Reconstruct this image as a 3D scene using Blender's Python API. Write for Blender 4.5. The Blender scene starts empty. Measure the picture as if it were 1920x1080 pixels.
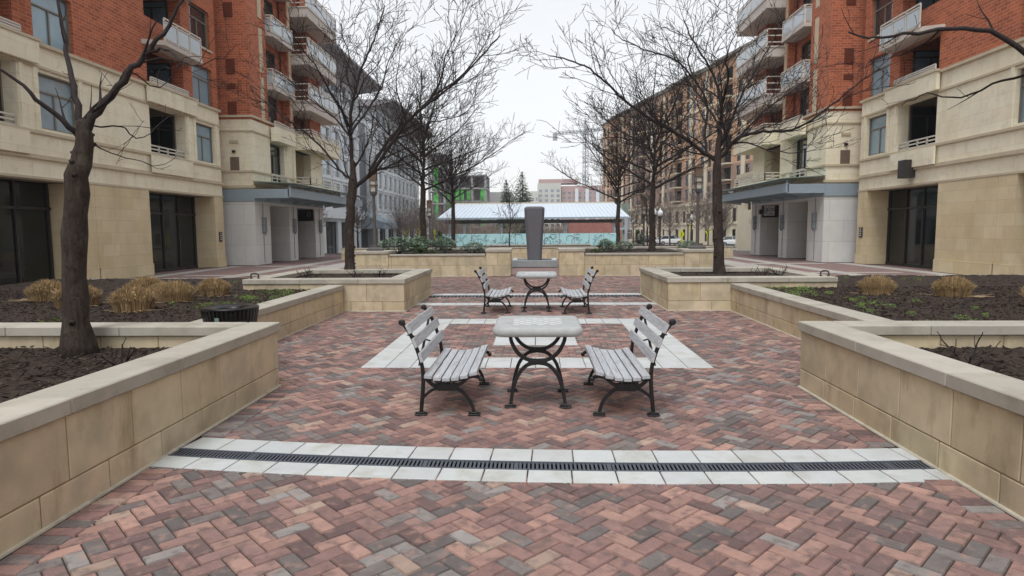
import bpy, bmesh, math, random
from mathutils import Vector, Matrix
S = bpy.context.scene
COL = S.collection
R = math.radians
# ------------------------------------------------------------------ camera
FPX, CAMH = 1200.0, 1.68
ROLL = 0.0072; PITCH = math.atan(109.7/FPX); YAW = math.atan(43.8/math.hypot(FPX, 109.7))
cam = bpy.data.cameras.new('camera'); co = bpy.data.objects.new('camera', cam); COL.objects.link(co)
cam.sensor_width = 36; cam.lens = FPX/1920*36; cam.clip_end = 3000; cam.clip_start = .05
fw = Vector((-math.sin(YAW)*math.cos(PITCH), math.cos(YAW)*math.cos(PITCH), -math.sin(PITCH)))
r0 = Vector((math.cos(YAW), math.sin(YAW), 0)); u0 = r0.cross(fw)
rt = r0*math.cos(ROLL) - u0*math.sin(ROLL); up = u0*math.cos(ROLL) + r0*math.sin(ROLL)
m = Matrix((rt, up, -fw)).transposed().to_4x4(); m.translation = (0, 0, CAMH)
co.matrix_world = m
S.camera = co
# ------------------------------------------------------------------ sky, sun, exposure
SUN_EL, SUN_AZ = 62, 200
W = bpy.data.worlds.new('World'); S.world = W; W.use_nodes = True
nt = W.node_tree; bg = nt.nodes['Background']
sky = nt.nodes.new('ShaderNodeTexSky'); sky.sky_type = 'NISHITA'; sky.sun_disc = False
sky.sun_elevation = R(SUN_EL); sky.sun_rotation = R(SUN_AZ); sky.air_density = 1.0; sky.dust_density = 1.5; sky.ozone_density = 1
hs = nt.nodes.new('ShaderNodeHueSaturation'); hs.inputs['Saturation'].default_value = .34
gm = nt.nodes.new('ShaderNodeGamma'); gm.inputs[1].default_value = .3   # flattens the clear sky into an even cloud deck
nt.links.new(sky.outputs[0], hs.inputs['Color']); nt.links.new(hs.outputs[0], gm.inputs[0]); h2 = nt.nodes.new('ShaderNodeHueSaturation'); h2.inputs['Value'].default_value = 4.3
nt.links.new(gm.outputs[0], h2.inputs['Color']); nt.links.new(h2.outputs[0], bg.inputs[0])
bg.inputs[1].default_value = .12
sl = bpy.data.lights.new('sun', 'SUN'); so = bpy.data.objects.new('sun', sl); COL.objects.link(so)
sl.energy = 1.5; sl.angle = R(24); sl.color = (1, .985, .965)
so.rotation_euler = (R(90-SUN_EL), 0, R(180-SUN_AZ))
S.view_settings.view_transform = 'Standard'; S.view_settings.look = 'None'
S.view_settings.gamma = 1; S.view_settings.use_curve_mapping = False
S.view_settings.exposure = 0.36
# ------------------------------------------------------------------ helpers
def ray(px, py):
    X, Y = px-960, py-540
    c, s = math.cos(ROLL), math.sin(ROLL)
    x = (X*c-Y*s)/FPX; y = -(X*s+Y*c)/FPX
    fy = math.cos(PITCH)+y*math.sin(PITCH); fz = -math.sin(PITCH)+y*math.cos(PITCH)
    return Vector((x*math.cos(YAW)-fy*math.sin(YAW), x*math.sin(YAW)+fy*math.cos(YAW), fz))
def at(px, py, Y):
    d = ray(px, py); t = Y/d.y
    return Vector((d.x*t, Y, d.z*t+CAMH))
def tag(o, label=None, cat=None, group=None, kind=None):
    if label: o['label'] = label
    if cat: o['category'] = cat
    if group: o['group'] = group
    if kind: o['kind'] = kind
    return o
def empty(name, loc, label, cat, group=None, rz=0, sc=1):
    o = bpy.data.objects.new(name, None); COL.objects.link(o)
    o.location = loc; o.rotation_euler = (0, 0, rz); o.scale = (sc,)*3; o.empty_display_size = .2
    return tag(o, label, cat, group)
def copy_tree(o, parent=None):
    c = o.copy(); COL.objects.link(c); c.parent = parent
    for ch in list(o.children): copy_tree(ch, c)
    return c
def clone(o, loc, label, rz=None, sc=None):
    c = copy_tree(o); c.location = loc; c['label'] = label
    if rz is not None: c.rotation_euler = (0, 0, rz)
    if sc is not None: c.scale = (sc,)*3 if not isinstance(sc, tuple) else sc
    return c
class MB:
    def __init__(s, xf=None): s.v = []; s.f = []; s.t = []; s.n = []; s.c = (1, 1, 1); s.xf = xf
    def add(s, vs, fs):
        b = len(s.v); s.n.append((len(vs), len(fs)))
        s.v += [s.xf(*p) for p in vs] if s.xf else [tuple(p) for p in vs]
        s.f += [tuple(i+b for i in f) for f in fs]; s.t += [s.c]*len(fs); return s
    def box(s, x0, x1, y0, y1, z0, z1):
        return s.add([(x0,y0,z0),(x1,y0,z0),(x1,y1,z0),(x0,y1,z0),(x0,y0,z1),(x1,y0,z1),(x1,y1,z1),(x0,y1,z1)],
                     [(3,2,1,0),(4,5,6,7),(0,1,5,4),(1,2,6,5),(2,3,7,6),(3,0,4,7)])
    def ob(s, c, u, v, w):
        c, u, v, w = Vector(c), Vector(u), Vector(v), Vector(w)
        vs = [c+a*u+b*v+d*w for d in (-1, 1) for b in (-1, 1) for a in (-1, 1)]
        return s.add(vs, [(0,2,3,1),(4,5,7,6),(0,1,5,4),(1,3,7,5),(3,2,6,7),(2,0,4,6)])
    def beam(s, p, q, w, h, upv=(0, 0, 1)):
        p, q = Vector(p), Vector(q); d = q-p; L = d.length; d = d/L
        sd = d.cross(Vector(upv))
        if sd.length < 1e-4: sd = d.cross(Vector((0, 1, 0)))
        sd.normalize(); n = sd.cross(d)
        return s.ob((p+q)/2, d*L/2, sd*w/2, n*h/2)
    def poly(s, pts): return s.add(pts, [tuple(range(len(pts)))])
    def extr(s, pts, vec):
        n = len(pts); vec = Vector(vec); P = [Vector(p) for p in pts]
        return s.add(P+[p+vec for p in P], [tuple(range(n))[::-1], tuple(range(n, 2*n))]+[(i, (i+1) % n, (i+1) % n+n, i+n) for i in range(n)])
    def prism(s, pts, z0, z1): return s.extr([(x, y, z0) for x, y in pts], (0, 0, z1-z0))
    def tube(s, pts, rad, n=6, cap=True):
        P = [Vector(p) for p in pts]; k = len(P)
        if not isinstance(rad, (list, tuple)): rad = [rad]*k
        vs = []; a = None
        for i in range(k):
            d = (P[min(i+1, k-1)]-P[max(i-1, 0)])
            if d.length < 1e-7: d = Vector((0, 0, 1))
            d.normalize()
            if a is None: a = d.orthogonal().normalized()
            else:
                a = a-d*a.dot(d)
                a = a.normalized() if a.length > 1e-5 else d.orthogonal().normalized()
            b = d.cross(a)
            for j in range(n):
                t = 2*math.pi*j/n
                vs.append(P[i]+(a*math.cos(t)+b*math.sin(t))*rad[i])
        fs = [(i*n+j, i*n+(j+1) % n, (i+1)*n+(j+1) % n, (i+1)*n+j) for i in range(k-1) for j in range(n)]
        if cap: fs += [tuple(range(n))[::-1], tuple(range((k-1)*n, k*n))]
        return s.add(vs, fs)
    def lathe(s, prof, c=(0, 0, 0), n=20, cap=True):
        vs = [(c[0]+r*math.cos(2*math.pi*j/n), c[1]+r*math.sin(2*math.pi*j/n), c[2]+z) for r, z in prof for j in range(n)]
        k = len(prof)
        fs = [(i*n+j, i*n+(j+1) % n, (i+1)*n+(j+1) % n, (i+1)*n+j) for i in range(k-1) for j in range(n)]
        if cap: fs += [tuple(range(n))[::-1], tuple(range((k-1)*n, k*n))]
        return s.add(vs, fs)
    def build(s, name, mat, parent=None, bevel=0, smooth=False, seg=1, norm=True, sub=0):
        me = bpy.data.meshes.new(name); me.from_pydata([tuple(p) for p in s.v], [], s.f)
        a = me.attributes.new('tint', 'FLOAT_COLOR', 'CORNER'); buf = []
        for f, c in zip(s.f, s.t): buf += [c[0], c[1], c[2], 1.0]*len(f)
        a.data.foreach_set('color', buf)
        if norm or bevel:
            bm = bmesh.new(); bm.from_mesh(me)
            if norm: bmesh.ops.recalc_face_normals(bm, faces=bm.faces)
            if bevel:
                es = [e for e in bm.edges if len(e.link_faces) == 2 and e.calc_face_angle(0) > .5]
                bmesh.ops.bevel(bm, geom=es, offset=bevel, segments=seg, affect='EDGES', profile=.5, clamp_overlap=True)
            bm.to_mesh(me); bm.free()
        if smooth: me.shade_smooth()
        me.materials.append(mat)
        o = bpy.data.objects.new(name, me); COL.objects.link(o)
        if parent: o.parent = parent
        return o
def pieces(mb, name, mat, parent, bevel=0):
    i = 0; first = None; k = 0
    for nv, nf in mb.n:
        q = MB(); q.v = mb.v[i:i+nv]; q.f = [tuple(a-i for a in f) for f in mb.f[k:k+nf]]; q.t = mb.t[k:k+nf]
        o = q.build(name, mat, parent, bevel=bevel); first = first or o; i += nv; k += nf
    return first
def inst(name, src, parent, loc=None, rz=0):
    o = bpy.data.objects.new(name, src.data); COL.objects.link(o); o.parent = parent
    if loc is not None: o.location = loc
    o.rotation_euler = (0, 0, rz)
    for ch in src.children:
        c = ch.copy(); COL.objects.link(c); c.parent = o
    return o
# ------------------------------------------------------------------ materials
def srgb(r, g, b): return tuple(((c/255)/12.92 if c/255 < .04045 else ((c/255+.055)/1.055)**2.4) for c in (r, g, b))
def M(name, col, rough=.75, var=.12, vs=5., bump=0., bs=60., metal=0., spec=.35, tint=False, brick=None, stain=None, world=False, col2=None, ior=None, stretch=None, speck=None):
    m = bpy.data.materials.new(name); m.use_nodes = True; n = m.node_tree; L = n.links
    b = n.nodes['Principled BSDF']; b.inputs['Roughness'].default_value = rough; b.inputs['Metallic'].default_value = metal
    b.inputs['Specular IOR Level'].default_value = spec
    if ior: b.inputs['IOR'].default_value = ior
    def N(t, **k):
        x = n.nodes.new(t)
        for a, v in k.items(): setattr(x, a, v)
        return x
    if world or brick: crd = N('ShaderNodeNewGeometry').outputs['Position']
    else: crd = N('ShaderNodeTexCoord').outputs['Object']
    def mix(t, f, a, c):
        x = N('ShaderNodeMix', data_type='RGBA', blend_type=t)
        for i, v in ((0, f), (6, a), (7, c)):
            if hasattr(v, 'links') or isinstance(v, bpy.types.NodeSocket): L.new(v, x.inputs[i])
            else: x.inputs[i].default_value = v if i == 0 else (*v[:3], 1)
        return x.outputs[2]
    def noise(sc, det=5, vec=None, rgh=.6):
        x = N('ShaderNodeTexNoise'); x.inputs['Scale'].default_value = sc; x.inputs['Detail'].default_value = det; x.inputs['Roughness'].default_value = rgh
        L.new(vec or crd, x.inputs['Vector']); return x.outputs['Fac']
    def ramp(f, a, b_, lo=0, hi=1):
        x = N('ShaderNodeMapRange'); x.inputs[1].default_value = a; x.inputs[2].default_value = b_; x.inputs[3].default_value = lo; x.inputs[4].default_value = hi
        L.new(f, x.inputs[0]); return x.outputs[0]
    def scaled(v):
        x = N('ShaderNodeMapping'); x.inputs['Scale'].default_value = v; L.new(crd, x.inputs[0]); return x.outputs[0]
    c = (*col, 1); h = None
    rgb = N('ShaderNodeRGB'); rgb.outputs[0].default_value = c; cur = rgb.outputs[0]
    if brick:
        bw, bh, ms, mc, c2 = brick
        sp = N('ShaderNodeSeparateXYZ'); L.new(crd, sp.inputs[0])
        ad = N('ShaderNodeMath', operation='ADD'); L.new(sp.outputs[0], ad.inputs[0]); L.new(sp.outputs[1], ad.inputs[1])
        cb = N('ShaderNodeCombineXYZ'); L.new(ad.outputs[0], cb.inputs[0]); L.new(sp.outputs[2], cb.inputs[1])
        bt = N('ShaderNodeTexBrick'); L.new(cb.outputs[0], bt.inputs['Vector']); bt.inputs['Scale'].default_value = 1
        bt.inputs['Color1'].default_value = c; bt.inputs['Color2'].default_value = (*c2, 1); bt.inputs['Mortar'].default_value = (*mc, 1)
        bt.inputs['Mortar Size'].default_value = ms; bt.inputs['Brick Width'].default_value = bw; bt.inputs['Row Height'].default_value = bh
        bt.inputs['Mortar Smooth'].default_value = .2
        cur = bt.outputs['Color']
        iv = N('ShaderNodeMath', operation='SUBTRACT'); iv.inputs[0].default_value = 1; L.new(bt.outputs['Fac'], iv.inputs[1]); h = iv.outputs[0]
    if tint:
        a = N('ShaderNodeAttribute'); a.attribute_name = 'tint'
        cur = mix('MULTIPLY', 1.0, cur, a.outputs['Color'])
    nv = scaled(stretch) if stretch else None
    if col2: cur = mix('MIX', ramp(noise(vs*.6, 4, nv), .38, .62), cur, col2)
    if var:
        g = ramp(noise(vs, 6, nv), .25, .75, 1-var, 1+var)
        cb = N('ShaderNodeCombineColor'); [L.new(g, cb.inputs[i]) for i in range(3)]
        cur = mix('MULTIPLY', 1.0, cur, cb.outputs[0])
    if stain:
        sc, ssc, lo, hi, amt = stain
        cur = mix('MIX', ramp(noise(ssc if not isinstance(ssc, tuple) else 1, 6, scaled(ssc) if isinstance(ssc, tuple) else None, .65), lo, hi, 0, amt), cur, sc)
    if speck:
        sc, ssc, lo, hi, amt = speck
        cur = mix('MIX', ramp(noise(ssc, 2), lo, hi, 0, amt), cur, sc)
    L.new(cur, b.inputs['Base Color'])
    if bump:
        bp = N('ShaderNodeBump'); bp.inputs['Strength'].default_value = bump; bp.inputs['Distance'].default_value = .02
        hh = noise(bs, 4, nv)
        if h is not None:
            mm = N('ShaderNodeMath', operation='MULTIPLY_ADD'); L.new(hh, mm.inputs[0]); mm.inputs[1].default_value = .35; L.new(h, mm.inputs[2]); hh = mm.outputs[0]
        L.new(hh, bp.inputs['Height']); L.new(bp.outputs[0], b.inputs['Normal'])
    if var and rough > .2: L.new(ramp(noise(vs*2.3, 4), .3, .7, max(.05, rough-.1), min(1, rough+.1)), b.inputs['Roughness'])
    return m
TAN = srgb(210, 197, 168); COP = srgb(182, 178, 167)
MT = dict(
 paver=M('paver', (1, 1, 1), .78, .16, 9, .35, 160, tint=True, world=True, spec=.3, col2=None, stain=((.18, .15, .14), .8, .48, .74, .36), speck=((.52, .48, .45), 190, .63, .7, .5)),
 sand=M('sand', srgb(70, 60, 54), .95, .3, 12, .3, 90, world=True),
 tile=M('tile', srgb(197, 202, 203), .6, .08, 5, .15, 90, tint=True, world=True, stain=(srgb(166, 164, 150), 3.2, .5, .7, .6), speck=(srgb(150, 148, 142), 60, .66, .74, .5)),
 stone=M('stone', TAN, .85, .12, 5, .25, 130, tint=True, world=True, stain=(srgb(134, 114, 76), (3.4, 3.4, 1.1), .54, .74, .62), speck=(srgb(160, 152, 130), 2.4, .5, .72, .5)),
 mortar=M('mortar', srgb(190, 184, 168), .9, .15, 9, world=True, stain=(srgb(120, 112, 96), 4, .5, .7, .6)),
 coping=M('coping', COP, .8, .1, 4, .2, 120, tint=True, world=True, stain=(srgb(126, 120, 104), 2.1, .5, .75, .6)),
 mulch=M('mulch', srgb(66, 55, 48), .95, .5, 30, 1.0, 60, tint=True, world=True, stain=(srgb(38, 33, 31), 18, .45, .62, .8), speck=(srgb(140, 130, 118), 34, .68, .74, .7)),
 iron=M('iron', srgb(24, 24, 26), .45, .25, 30, .15, 150, spec=.5),
 grate=M('grate', srgb(84, 90, 99), .55, .2, 30, .1, 150),
 wood=M('weathered_wood', srgb(184, 188, 193), .7, .22, 14, .25, 60, stretch=(6, .6, 6), stain=(srgb(140, 140, 142), (40, 2.5, 40), .5, .68, .7), tint=True),
 conc=M('concrete', srgb(174, 179, 179), .7, .13, 9, .2, 140, stain=(srgb(120, 122, 110), 7, .55, .75, .5), speck=(srgb(210, 212, 210), 120, .62, .7, .5)),
 inlay=M('inlay', srgb(208, 212, 213), .5, .05, 12),
 bolt=M('bolt', srgb(190, 192, 192), .35, .05, 10, metal=.8),
 bark=M('bark', srgb(62, 53, 48), .95, .45, 11, 1.0, 13, stretch=(2.6, 2.6, .55), stain=(srgb(96, 90, 78), (9, 9, 3), .52, .68, .6), speck=(srgb(34, 29, 27), 16, .55, .66, .6)),
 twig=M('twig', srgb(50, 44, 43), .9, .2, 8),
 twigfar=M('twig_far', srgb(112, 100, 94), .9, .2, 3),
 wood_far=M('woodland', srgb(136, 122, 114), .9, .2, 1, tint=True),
 grass=M('dead_grass', srgb(180, 156, 120), .9, .3, 9, tint=True),
 leaf=M('leaf', srgb(142, 166, 140), .5, .35, 7, tint=True, spec=.5),
 sprout=M('sprout', srgb(92, 118, 62), .7, .35, 7, tint=True),
 conifer=M('conifer', srgb(96, 128, 88), .8, .35, 2, tint=True),
 granite=M('granite', srgb(108, 108, 114), .75, .15, 30, .3, 60, speck=(srgb(120, 120, 124), 60, .55, .65, .6)),
 basin=M('basin', srgb(158, 164, 167), .7, .15, 5, .15, 60),
 brick=M('brick', srgb(190, 108, 76), .85, .12, 1.2, .5, 40, brick=(.30, .115, .011, srgb(186, 140, 112), srgb(156, 84, 60)), speck=(srgb(120, 66, 50), 2.2, .55, .75, .35)),
 fstone=M('facade_stone', srgb(238, 232, 210), .85, .09, .9, .15, 60, stain=(srgb(206, 194, 160), (1.3, 1.3, .4), .52, .74, .6), speck=(srgb(190, 186, 172), 3, .56, .74, .4), brick=(1.1, .42, .006, srgb(212, 203, 176), srgb(232, 224, 198))),
 fledge=M('ledge_stone', srgb(196, 184, 160), .85, .1, 2, world=True),
 wstone=M('white_stone', srgb(218, 220, 217), .7, .06, 2, .1, 60, brick=(1.35, 1.0, .007, srgb(172, 174, 172), srgb(213, 213, 210))),
 pstone=M('pillar_stone', srgb(216, 202, 170), .85, .1, 1.4, .15, 60, stain=(srgb(184, 166, 126), (1.4, 1.4, .5), .52, .74, .6), brick=(.9, .42, .006, srgb(190, 174, 142), srgb(207, 190, 154))),
 slab=M('balcony_slab', srgb(196, 188, 180), .85, .08, 2, world=True),
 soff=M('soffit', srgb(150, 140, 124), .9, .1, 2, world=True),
 glass=M('glass', (.018, .026, .03), .04, 0, spec=.6, ior=1.75),
 glassb=M('blind_sky_glass', srgb(132, 160, 174), .08, .15, 1.5, spec=.6, ior=1.6, world=True),  # tone of blinds, with a bluish sky reflection painted into the base colour
 skyglass=M('sky_tint_glass', srgb(104, 128, 146), .06, .1, .5, spec=.8, ior=1.9, world=True),  # blue-grey base colour stands in for reflected sky
 dglass=M('shop_glass', (.010, .014, .013), .05, 0, spec=.45, ior=1.42),
 dark=M('dark_interior', srgb(34, 32, 30), .9, .3, 2, world=True),
 frame=M('window_frame', srgb(124, 118, 108), .5, .05, 2),
 dframe=M('dark_frame', srgb(52, 50, 48), .5, .05, 2),
 rail=M('rail', srgb(206, 202, 192), .5, .05, 2),
 rpanel=M('rail_glass', srgb(176, 188, 196), .12, .04, 2, spec=.6),
 cblue=M('canopy_steel', srgb(148, 164, 174), .5, .06, 2, world=True),
 cgreen=M('canopy_glass', srgb(126, 148, 140), .15, .08, 2, spec=.6, world=True),
 lantern=M('lantern_metal', srgb(132, 134, 138), .5, .1, 8),
 black=M('pit_black', (.004, .004, .005), 1, 0, spec=0),
 sign=M('sign_black', srgb(40, 40, 44), .4, .05, 4), white=M('sign_white', srgb(222, 224, 222), .5, .03, 4),
 yellow=M('sign_yellow', srgb(226, 232, 20), .5, .03, 4), post=M('post_metal', srgb(96, 92, 92), .5, .1, 6),
 bronze=M('bronze', srgb(112, 96, 82), .6, .1, 6),
 globe=M('lamp_globe', srgb(226, 232, 234), .25, .03, 4),
 louver=M('louver', srgb(128, 112, 98), .7, .1, 8), louverb=M('louver_brown', srgb(118, 62, 42), .7, .1, 8),
 ground=M('ground', srgb(150, 140, 136), .9, .12, .6, .15, 40, world=True),
 walk=M('sidewalk', srgb(178, 174, 168), .85, .08, 1.2, .1, 60, world=True),
 pbrick=M('pavement_brick', srgb(146, 116, 110), .85, .16, 2.2, .2, 60, world=True, col2=srgb(126, 112, 110)),
 road=M('road', srgb(92, 92, 94), .9, .12, .8, .1, 60, world=True),
 cwhite=M('white_panel', srgb(208, 214, 218), .6, .05, .6, world=True),
 croof=M('roof_dark', srgb(146, 144, 146), .7, .1, .6, world=True),
 metalroof=M('metal_roof', srgb(204, 214, 224), .5, .04, .7, metal=.15, world=True),
 teal=M('teal_glass', srgb(168, 212, 216), .12, .12, .8, spec=.6, world=True),
 tealart=M('etched_line', srgb(80, 110, 118), .4, .05, 2), whiteart=M('etched_white', srgb(206, 228, 230), .4, .05, 2),
 wallred=M('red_wall', srgb(170, 112, 102), .85, .1, 1, world=True, brick=(.6, .2, .014, srgb(190, 150, 140), srgb(158, 100, 92))),
 steel=M('steel', srgb(166, 174, 180), .45, .06, 2),
 orange=M('orange_brick', srgb(200, 162, 132), .85, .1, .4, world=True), rowstone=M('row_stone', srgb(214, 204, 180), .85, .08, .5, world=True),
 mauve=M('mauve_brick', srgb(160, 134, 118), .85, .1, .4, world=True), tileroof=M('roof_grey', srgb(112, 108, 100), .85, .1, 1, world=True),
 farconc=M('far_concrete', srgb(150, 150, 150), .9, .12, .3, world=True), net=M('green_net', srgb(96, 206, 96), .8, .25, .8, world=True),
 beige=M('beige_wall', srgb(190, 192, 186), .85, .06, .2, world=True), farred=M('far_red', srgb(172, 146, 143), .85, .08, .2, world=True),
 crane=M('crane_steel', srgb(150, 154, 162), .6, .05, 1), tyre=M('tyre', srgb(28, 28, 28), .85, .1, 4), chrome=M('rim', srgb(170, 172, 174), .3, .03, 4, metal=.8),
 rust=M('handle_iron', srgb(74, 62, 54), .7, .2, 20), bagblack=M('black_steel', srgb(24, 24, 26), .35, .15, 12, spec=.5), litter=M('bin_liner', srgb(28, 28, 30), .5, .2, 8),
)
pm = MT['paver'].node_tree; bs_ = pm.nodes['Principled BSDF']; old = bs_.inputs['Base Color'].links[0].from_socket
geo = pm.nodes.new('ShaderNodeNewGeometry')
def pnoise(sc, det, lo, hi, amt):
    n_ = pm.nodes.new('ShaderNodeTexNoise'); n_.inputs['Scale'].default_value = sc; n_.inputs['Detail'].default_value = det; pm.links.new(geo.outputs['Position'], n_.inputs['Vector'])
    r_ = pm.nodes.new('ShaderNodeMapRange'); r_.inputs[1].default_value = lo; r_.inputs[2].default_value = hi; r_.inputs[4].default_value = amt; pm.links.new(n_.outputs['Fac'], r_.inputs[0]); return r_.outputs[0]
def pmix(fac, colr):
    global old
    x = pm.nodes.new('ShaderNodeMix'); x.data_type = 'RGBA'; pm.links.new(fac, x.inputs[0]); pm.links.new(old, x.inputs[6]); x.inputs[7].default_value = (*colr, 1); old = x.outputs[2]
pmix(pnoise(13, 3, .5, .66, .6), srgb(104, 92, 90)); pmix(pnoise(11.3, 2, .56, .7, .45), srgb(178, 142, 128))
for cx, cy, rr in ((1.68, 6.05, .42), (1.95, 7.2, .4), (2.2, 6.1, .3), (1.2, 6.5, .3)):   # smudged pale chalk
    vd = pm.nodes.new('ShaderNodeVectorMath'); vd.operation = 'DISTANCE'; pm.links.new(geo.outputs['Position'], vd.inputs[0]); vd.inputs[1].default_value = (cx, cy, 0)
    mr = pm.nodes.new('ShaderNodeMapRange'); pm.links.new(vd.outputs['Value'], mr.inputs[0]); mr.inputs[1].default_value = rr; mr.inputs[2].default_value = rr*.2
    mu = pm.nodes.new('ShaderNodeMath'); mu.operation = 'MULTIPLY'; pm.links.new(mr.outputs[0], mu.inputs[0]); pm.links.new(pnoise(7, 6, .5, .7, .5), mu.inputs[1]); pmix(mu.outputs[0], srgb(176, 172, 190))
pm.links.new(old, bs_.inputs['Base Color'])
def carpaint(n, c): return M(n, c, .25, .02, 2, spec=.6)
rnd = random.Random(7)
# ================================================================== SETTING
def zg(y): return 0. if y < 43 else (-(y-43)/37. if y < 80 else -1.)
g = MB(); ys = [-60, 0, 43, 50, 60, 70, 80, 250, 420]
for a, b in zip(ys[:-1], ys[1:]):
    g.poly([(-420, a, zg(a)-.03), (420, a, zg(a)-.03), (420, b, zg(b)-.03), (-420, b, zg(b)-.03)])
tag(g.build('ground', MT['ground'], norm=False), kind='structure')
# pavement beside the buildings, pale bands, road
def sheet(name, mat, x0, x1, y0, y1, z):
    b = MB(); yy = sorted({y0, y1} | {y for y in ys if y0 < y < y1})
    for p, q in zip(yy[:-1], yy[1:]): b.poly([(x0, p, zg(p)+z), (x1, p, zg(p)+z), (x1, q, zg(q)+z), (x0, q, zg(q)+z)])
    return tag(b.build(name, mat, norm=False), kind='structure')
sheet('pavement', MT['pbrick'], -22, 22, -2, 62, -.022)
for sx in (-1, 1):
    for a, b, y0, y1 in ((11.1, 11.8, 10, 46), (14.2, 14.9, 10, 31), (8.8, 10.2, 17, 40)):
        sheet('paving_band', MT['walk'], min(sx*a, sx*b), max(sx*a, sx*b), y0, y1, -.016)
for y0, y1 in ((30.2, 30.9), (24, 24.5)):
    for sx in (-1, 1): sheet('paving_band', MT['walk'], min(sx*5.2, sx*13.6), max(sx*5.2, sx*13.6), y0, y1, -.011)
sheet('road', MT['road'], -90, 90, 86, 100, .004)
sheet('road', MT['road'], -19.5, -15.2, 50, 86, .008); sheet('road', MT['road'], 14.5, 24, 50, 86, .008)
for x in (-17.3, 19):
    b = MB()
    for y in range(82, 86): b.poly([(x-1.6, y, -.98+.004), (x+1.6, y, -.98+.004), (x+1.6, y+.5, -.98+.004), (x-1.6, y+.5, -.98+.004)])
    tag(b.build('road_marking', MT['walk'], norm=False), kind='structure')
# --- herringbone pavers
PAL = [((160, 122, 112), 5), ((148, 111, 104), 6), ((131, 102, 98), 5), ((178, 136, 121), 4.6), ((176, 149, 132), 1.4), ((108, 102, 100), 2.0), ((124, 116, 113), 2.4), ((148, 142, 138), 1.0), ((114, 89, 87), 3)]
PC = [tuple(v*.78+.18*(.3*a+.55*b+.15*c_) for v in (a, b, c_)) for a, b, c_ in (srgb(*c) for c, w in PAL)]; PW = [w for c, w in PAL]
GREY = [0, 0, 0, 0, 0, 1, 1, 1, 0]
def pcol(x, y):
    k = .5+.5*math.sin(x*1.7+1.3*math.sin(y*1.1))*math.sin(y*1.25+.8*math.sin(x*2.1)+1)
    w = [a*(1+2.6*k*k*gv) for a, gv in zip(PW, GREY)]
    c = rnd.choices(PC, w)[0]; f = rnd.uniform(.88, 1.18)
    return tuple(v*f for v in c)
def paver(mb, cx, cy, ux, uy, L, Wd, z=0., bev=.006, h=.012):
    vx, vy = -uy, ux; a, b = L/2-.0024, Wd/2-.0024
    dz = rnd.uniform(-.0022, .0018); tx = rnd.uniform(-.0018, .0018)
    def P(s, t, zz): return (cx+ux*s+vx*t, cy+uy*s+vy*t, zz)
    o = [P(-a, -b, z-h), P(a, -b, z-h), P(a, b, z-h), P(-a, b, z-h)]
    i = [P(-a+bev, -b+bev, z+dz-tx), P(a-bev, -b+bev, z+dz+tx), P(a-bev, b-bev, z+dz+tx), P(-a+bev, b-bev, z+dz-tx)]
    mb.c = pcol(cx, cy)
    mb.add(o+i, [(4, 5, 6, 7), (0, 1, 5, 4), (1, 2, 6, 5), (2, 3, 7, 6), (3, 0, 4, 7)])
def herring(mb, x0, x1, y0, y1, skip=None, w=.1):
    c45 = math.sqrt(.5); n = int((max(x1-x0, y1-y0)*1.5)/w)+4; ox, oy = (x0+x1)/2, (y0+y1)/2
    for i in range(-n, n):
        for j in range(-n, n):
            d = (i-j) % 4
            if d == 0: a, b, ux, uy = i+1, j+.5, 1, 0
            elif d == 3: a, b, ux, uy = i+.5, j+1, 0, 1
            else: continue
            x = ox+(a-b)*w*c45; y = oy+(a+b)*w*c45
            if not (x0-.02 < x < x1+.02 and y0-.02 < y < y1+.02) or (skip and skip(x, y)): continue
            paver(mb, x, y, ux*c45-uy*c45, ux*c45+uy*c45, 2*w, w)
def drainy(x): return .021*(x-.75)**2
FX, FY0, FY1 = 2.15, 7.67, 11.95
pv = MB()
def skip(x, y):
    if abs(x) < FX-.16 and FY0+.16 < y < FY1-.16: return True
    if y < 6.75 and abs(x) > 2.68: return True
    if y > 13 and abs(x) > 2.62: return True
    if abs(x) < 2.9 and 4.12+drainy(x)+.12 < y < 4.75+drainy(x)-.12: return True
    return False
herring(pv, -4.0, 4.0, 2.4, 14.15, skip)
herring(pv, -2.7, 2.7, 14.6, 15.9)
herring(pv, -5.5, 5.5, 16.75, 22.98, lambda x, y: y < 16.85 and abs(x) > 2.7)
# soldier course along the planter walls
def soldiers(x0, x1, y0, y1, z=.006):
    y = y0
    while y < y1-.05: paver(pv, (x0+x1)/2, y+.05, 1, 0, abs(x1-x0), .1, z); y += .1
for sx in (-1, 1):
    for a, b in ((2.4, 4.1), (4.82, 6.7)): soldiers(sx*2.76, sx*2.56, a+(.12 if b < 5 else drainy(sx*2.7)-.02), b+(drainy(sx*2.7) if b < 5 else 0))
    soldiers(sx*3.98, sx*3.78, 6.9, 13.0); soldiers(sx*2.7, sx*2.5, 13.2, 14.15)
    x = 2.8
    while x < 3.75: paver(pv, sx*(x+.05), 12.94, 0, 1, .2, .1, .004); x += .1
# inner field: running bond
y = FY0+.61; k = 0
while y < FY1-.6:
    x = -FX+.5-(.1 if k % 2 else 0)
    while x < FX-.4:
        if not (abs(x+.1) < .55 and 9.25 < y+.05 < 10.35): paver(pv, x+.1, y+.05, 1, 0, .2, .1, 0)
        x += .2
    y += .1; k += 1
tag(pv.build('brick_paving', MT['paver'], norm=False), kind='structure')
s = MB().poly([(-6.6, 1.2, -.01), (6.6, 1.2, -.01), (6.6, 23, -.01), (-6.6, 23, -.01)])
tag(s.build('paving_bed', MT['sand'], norm=False), kind='structure')
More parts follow.
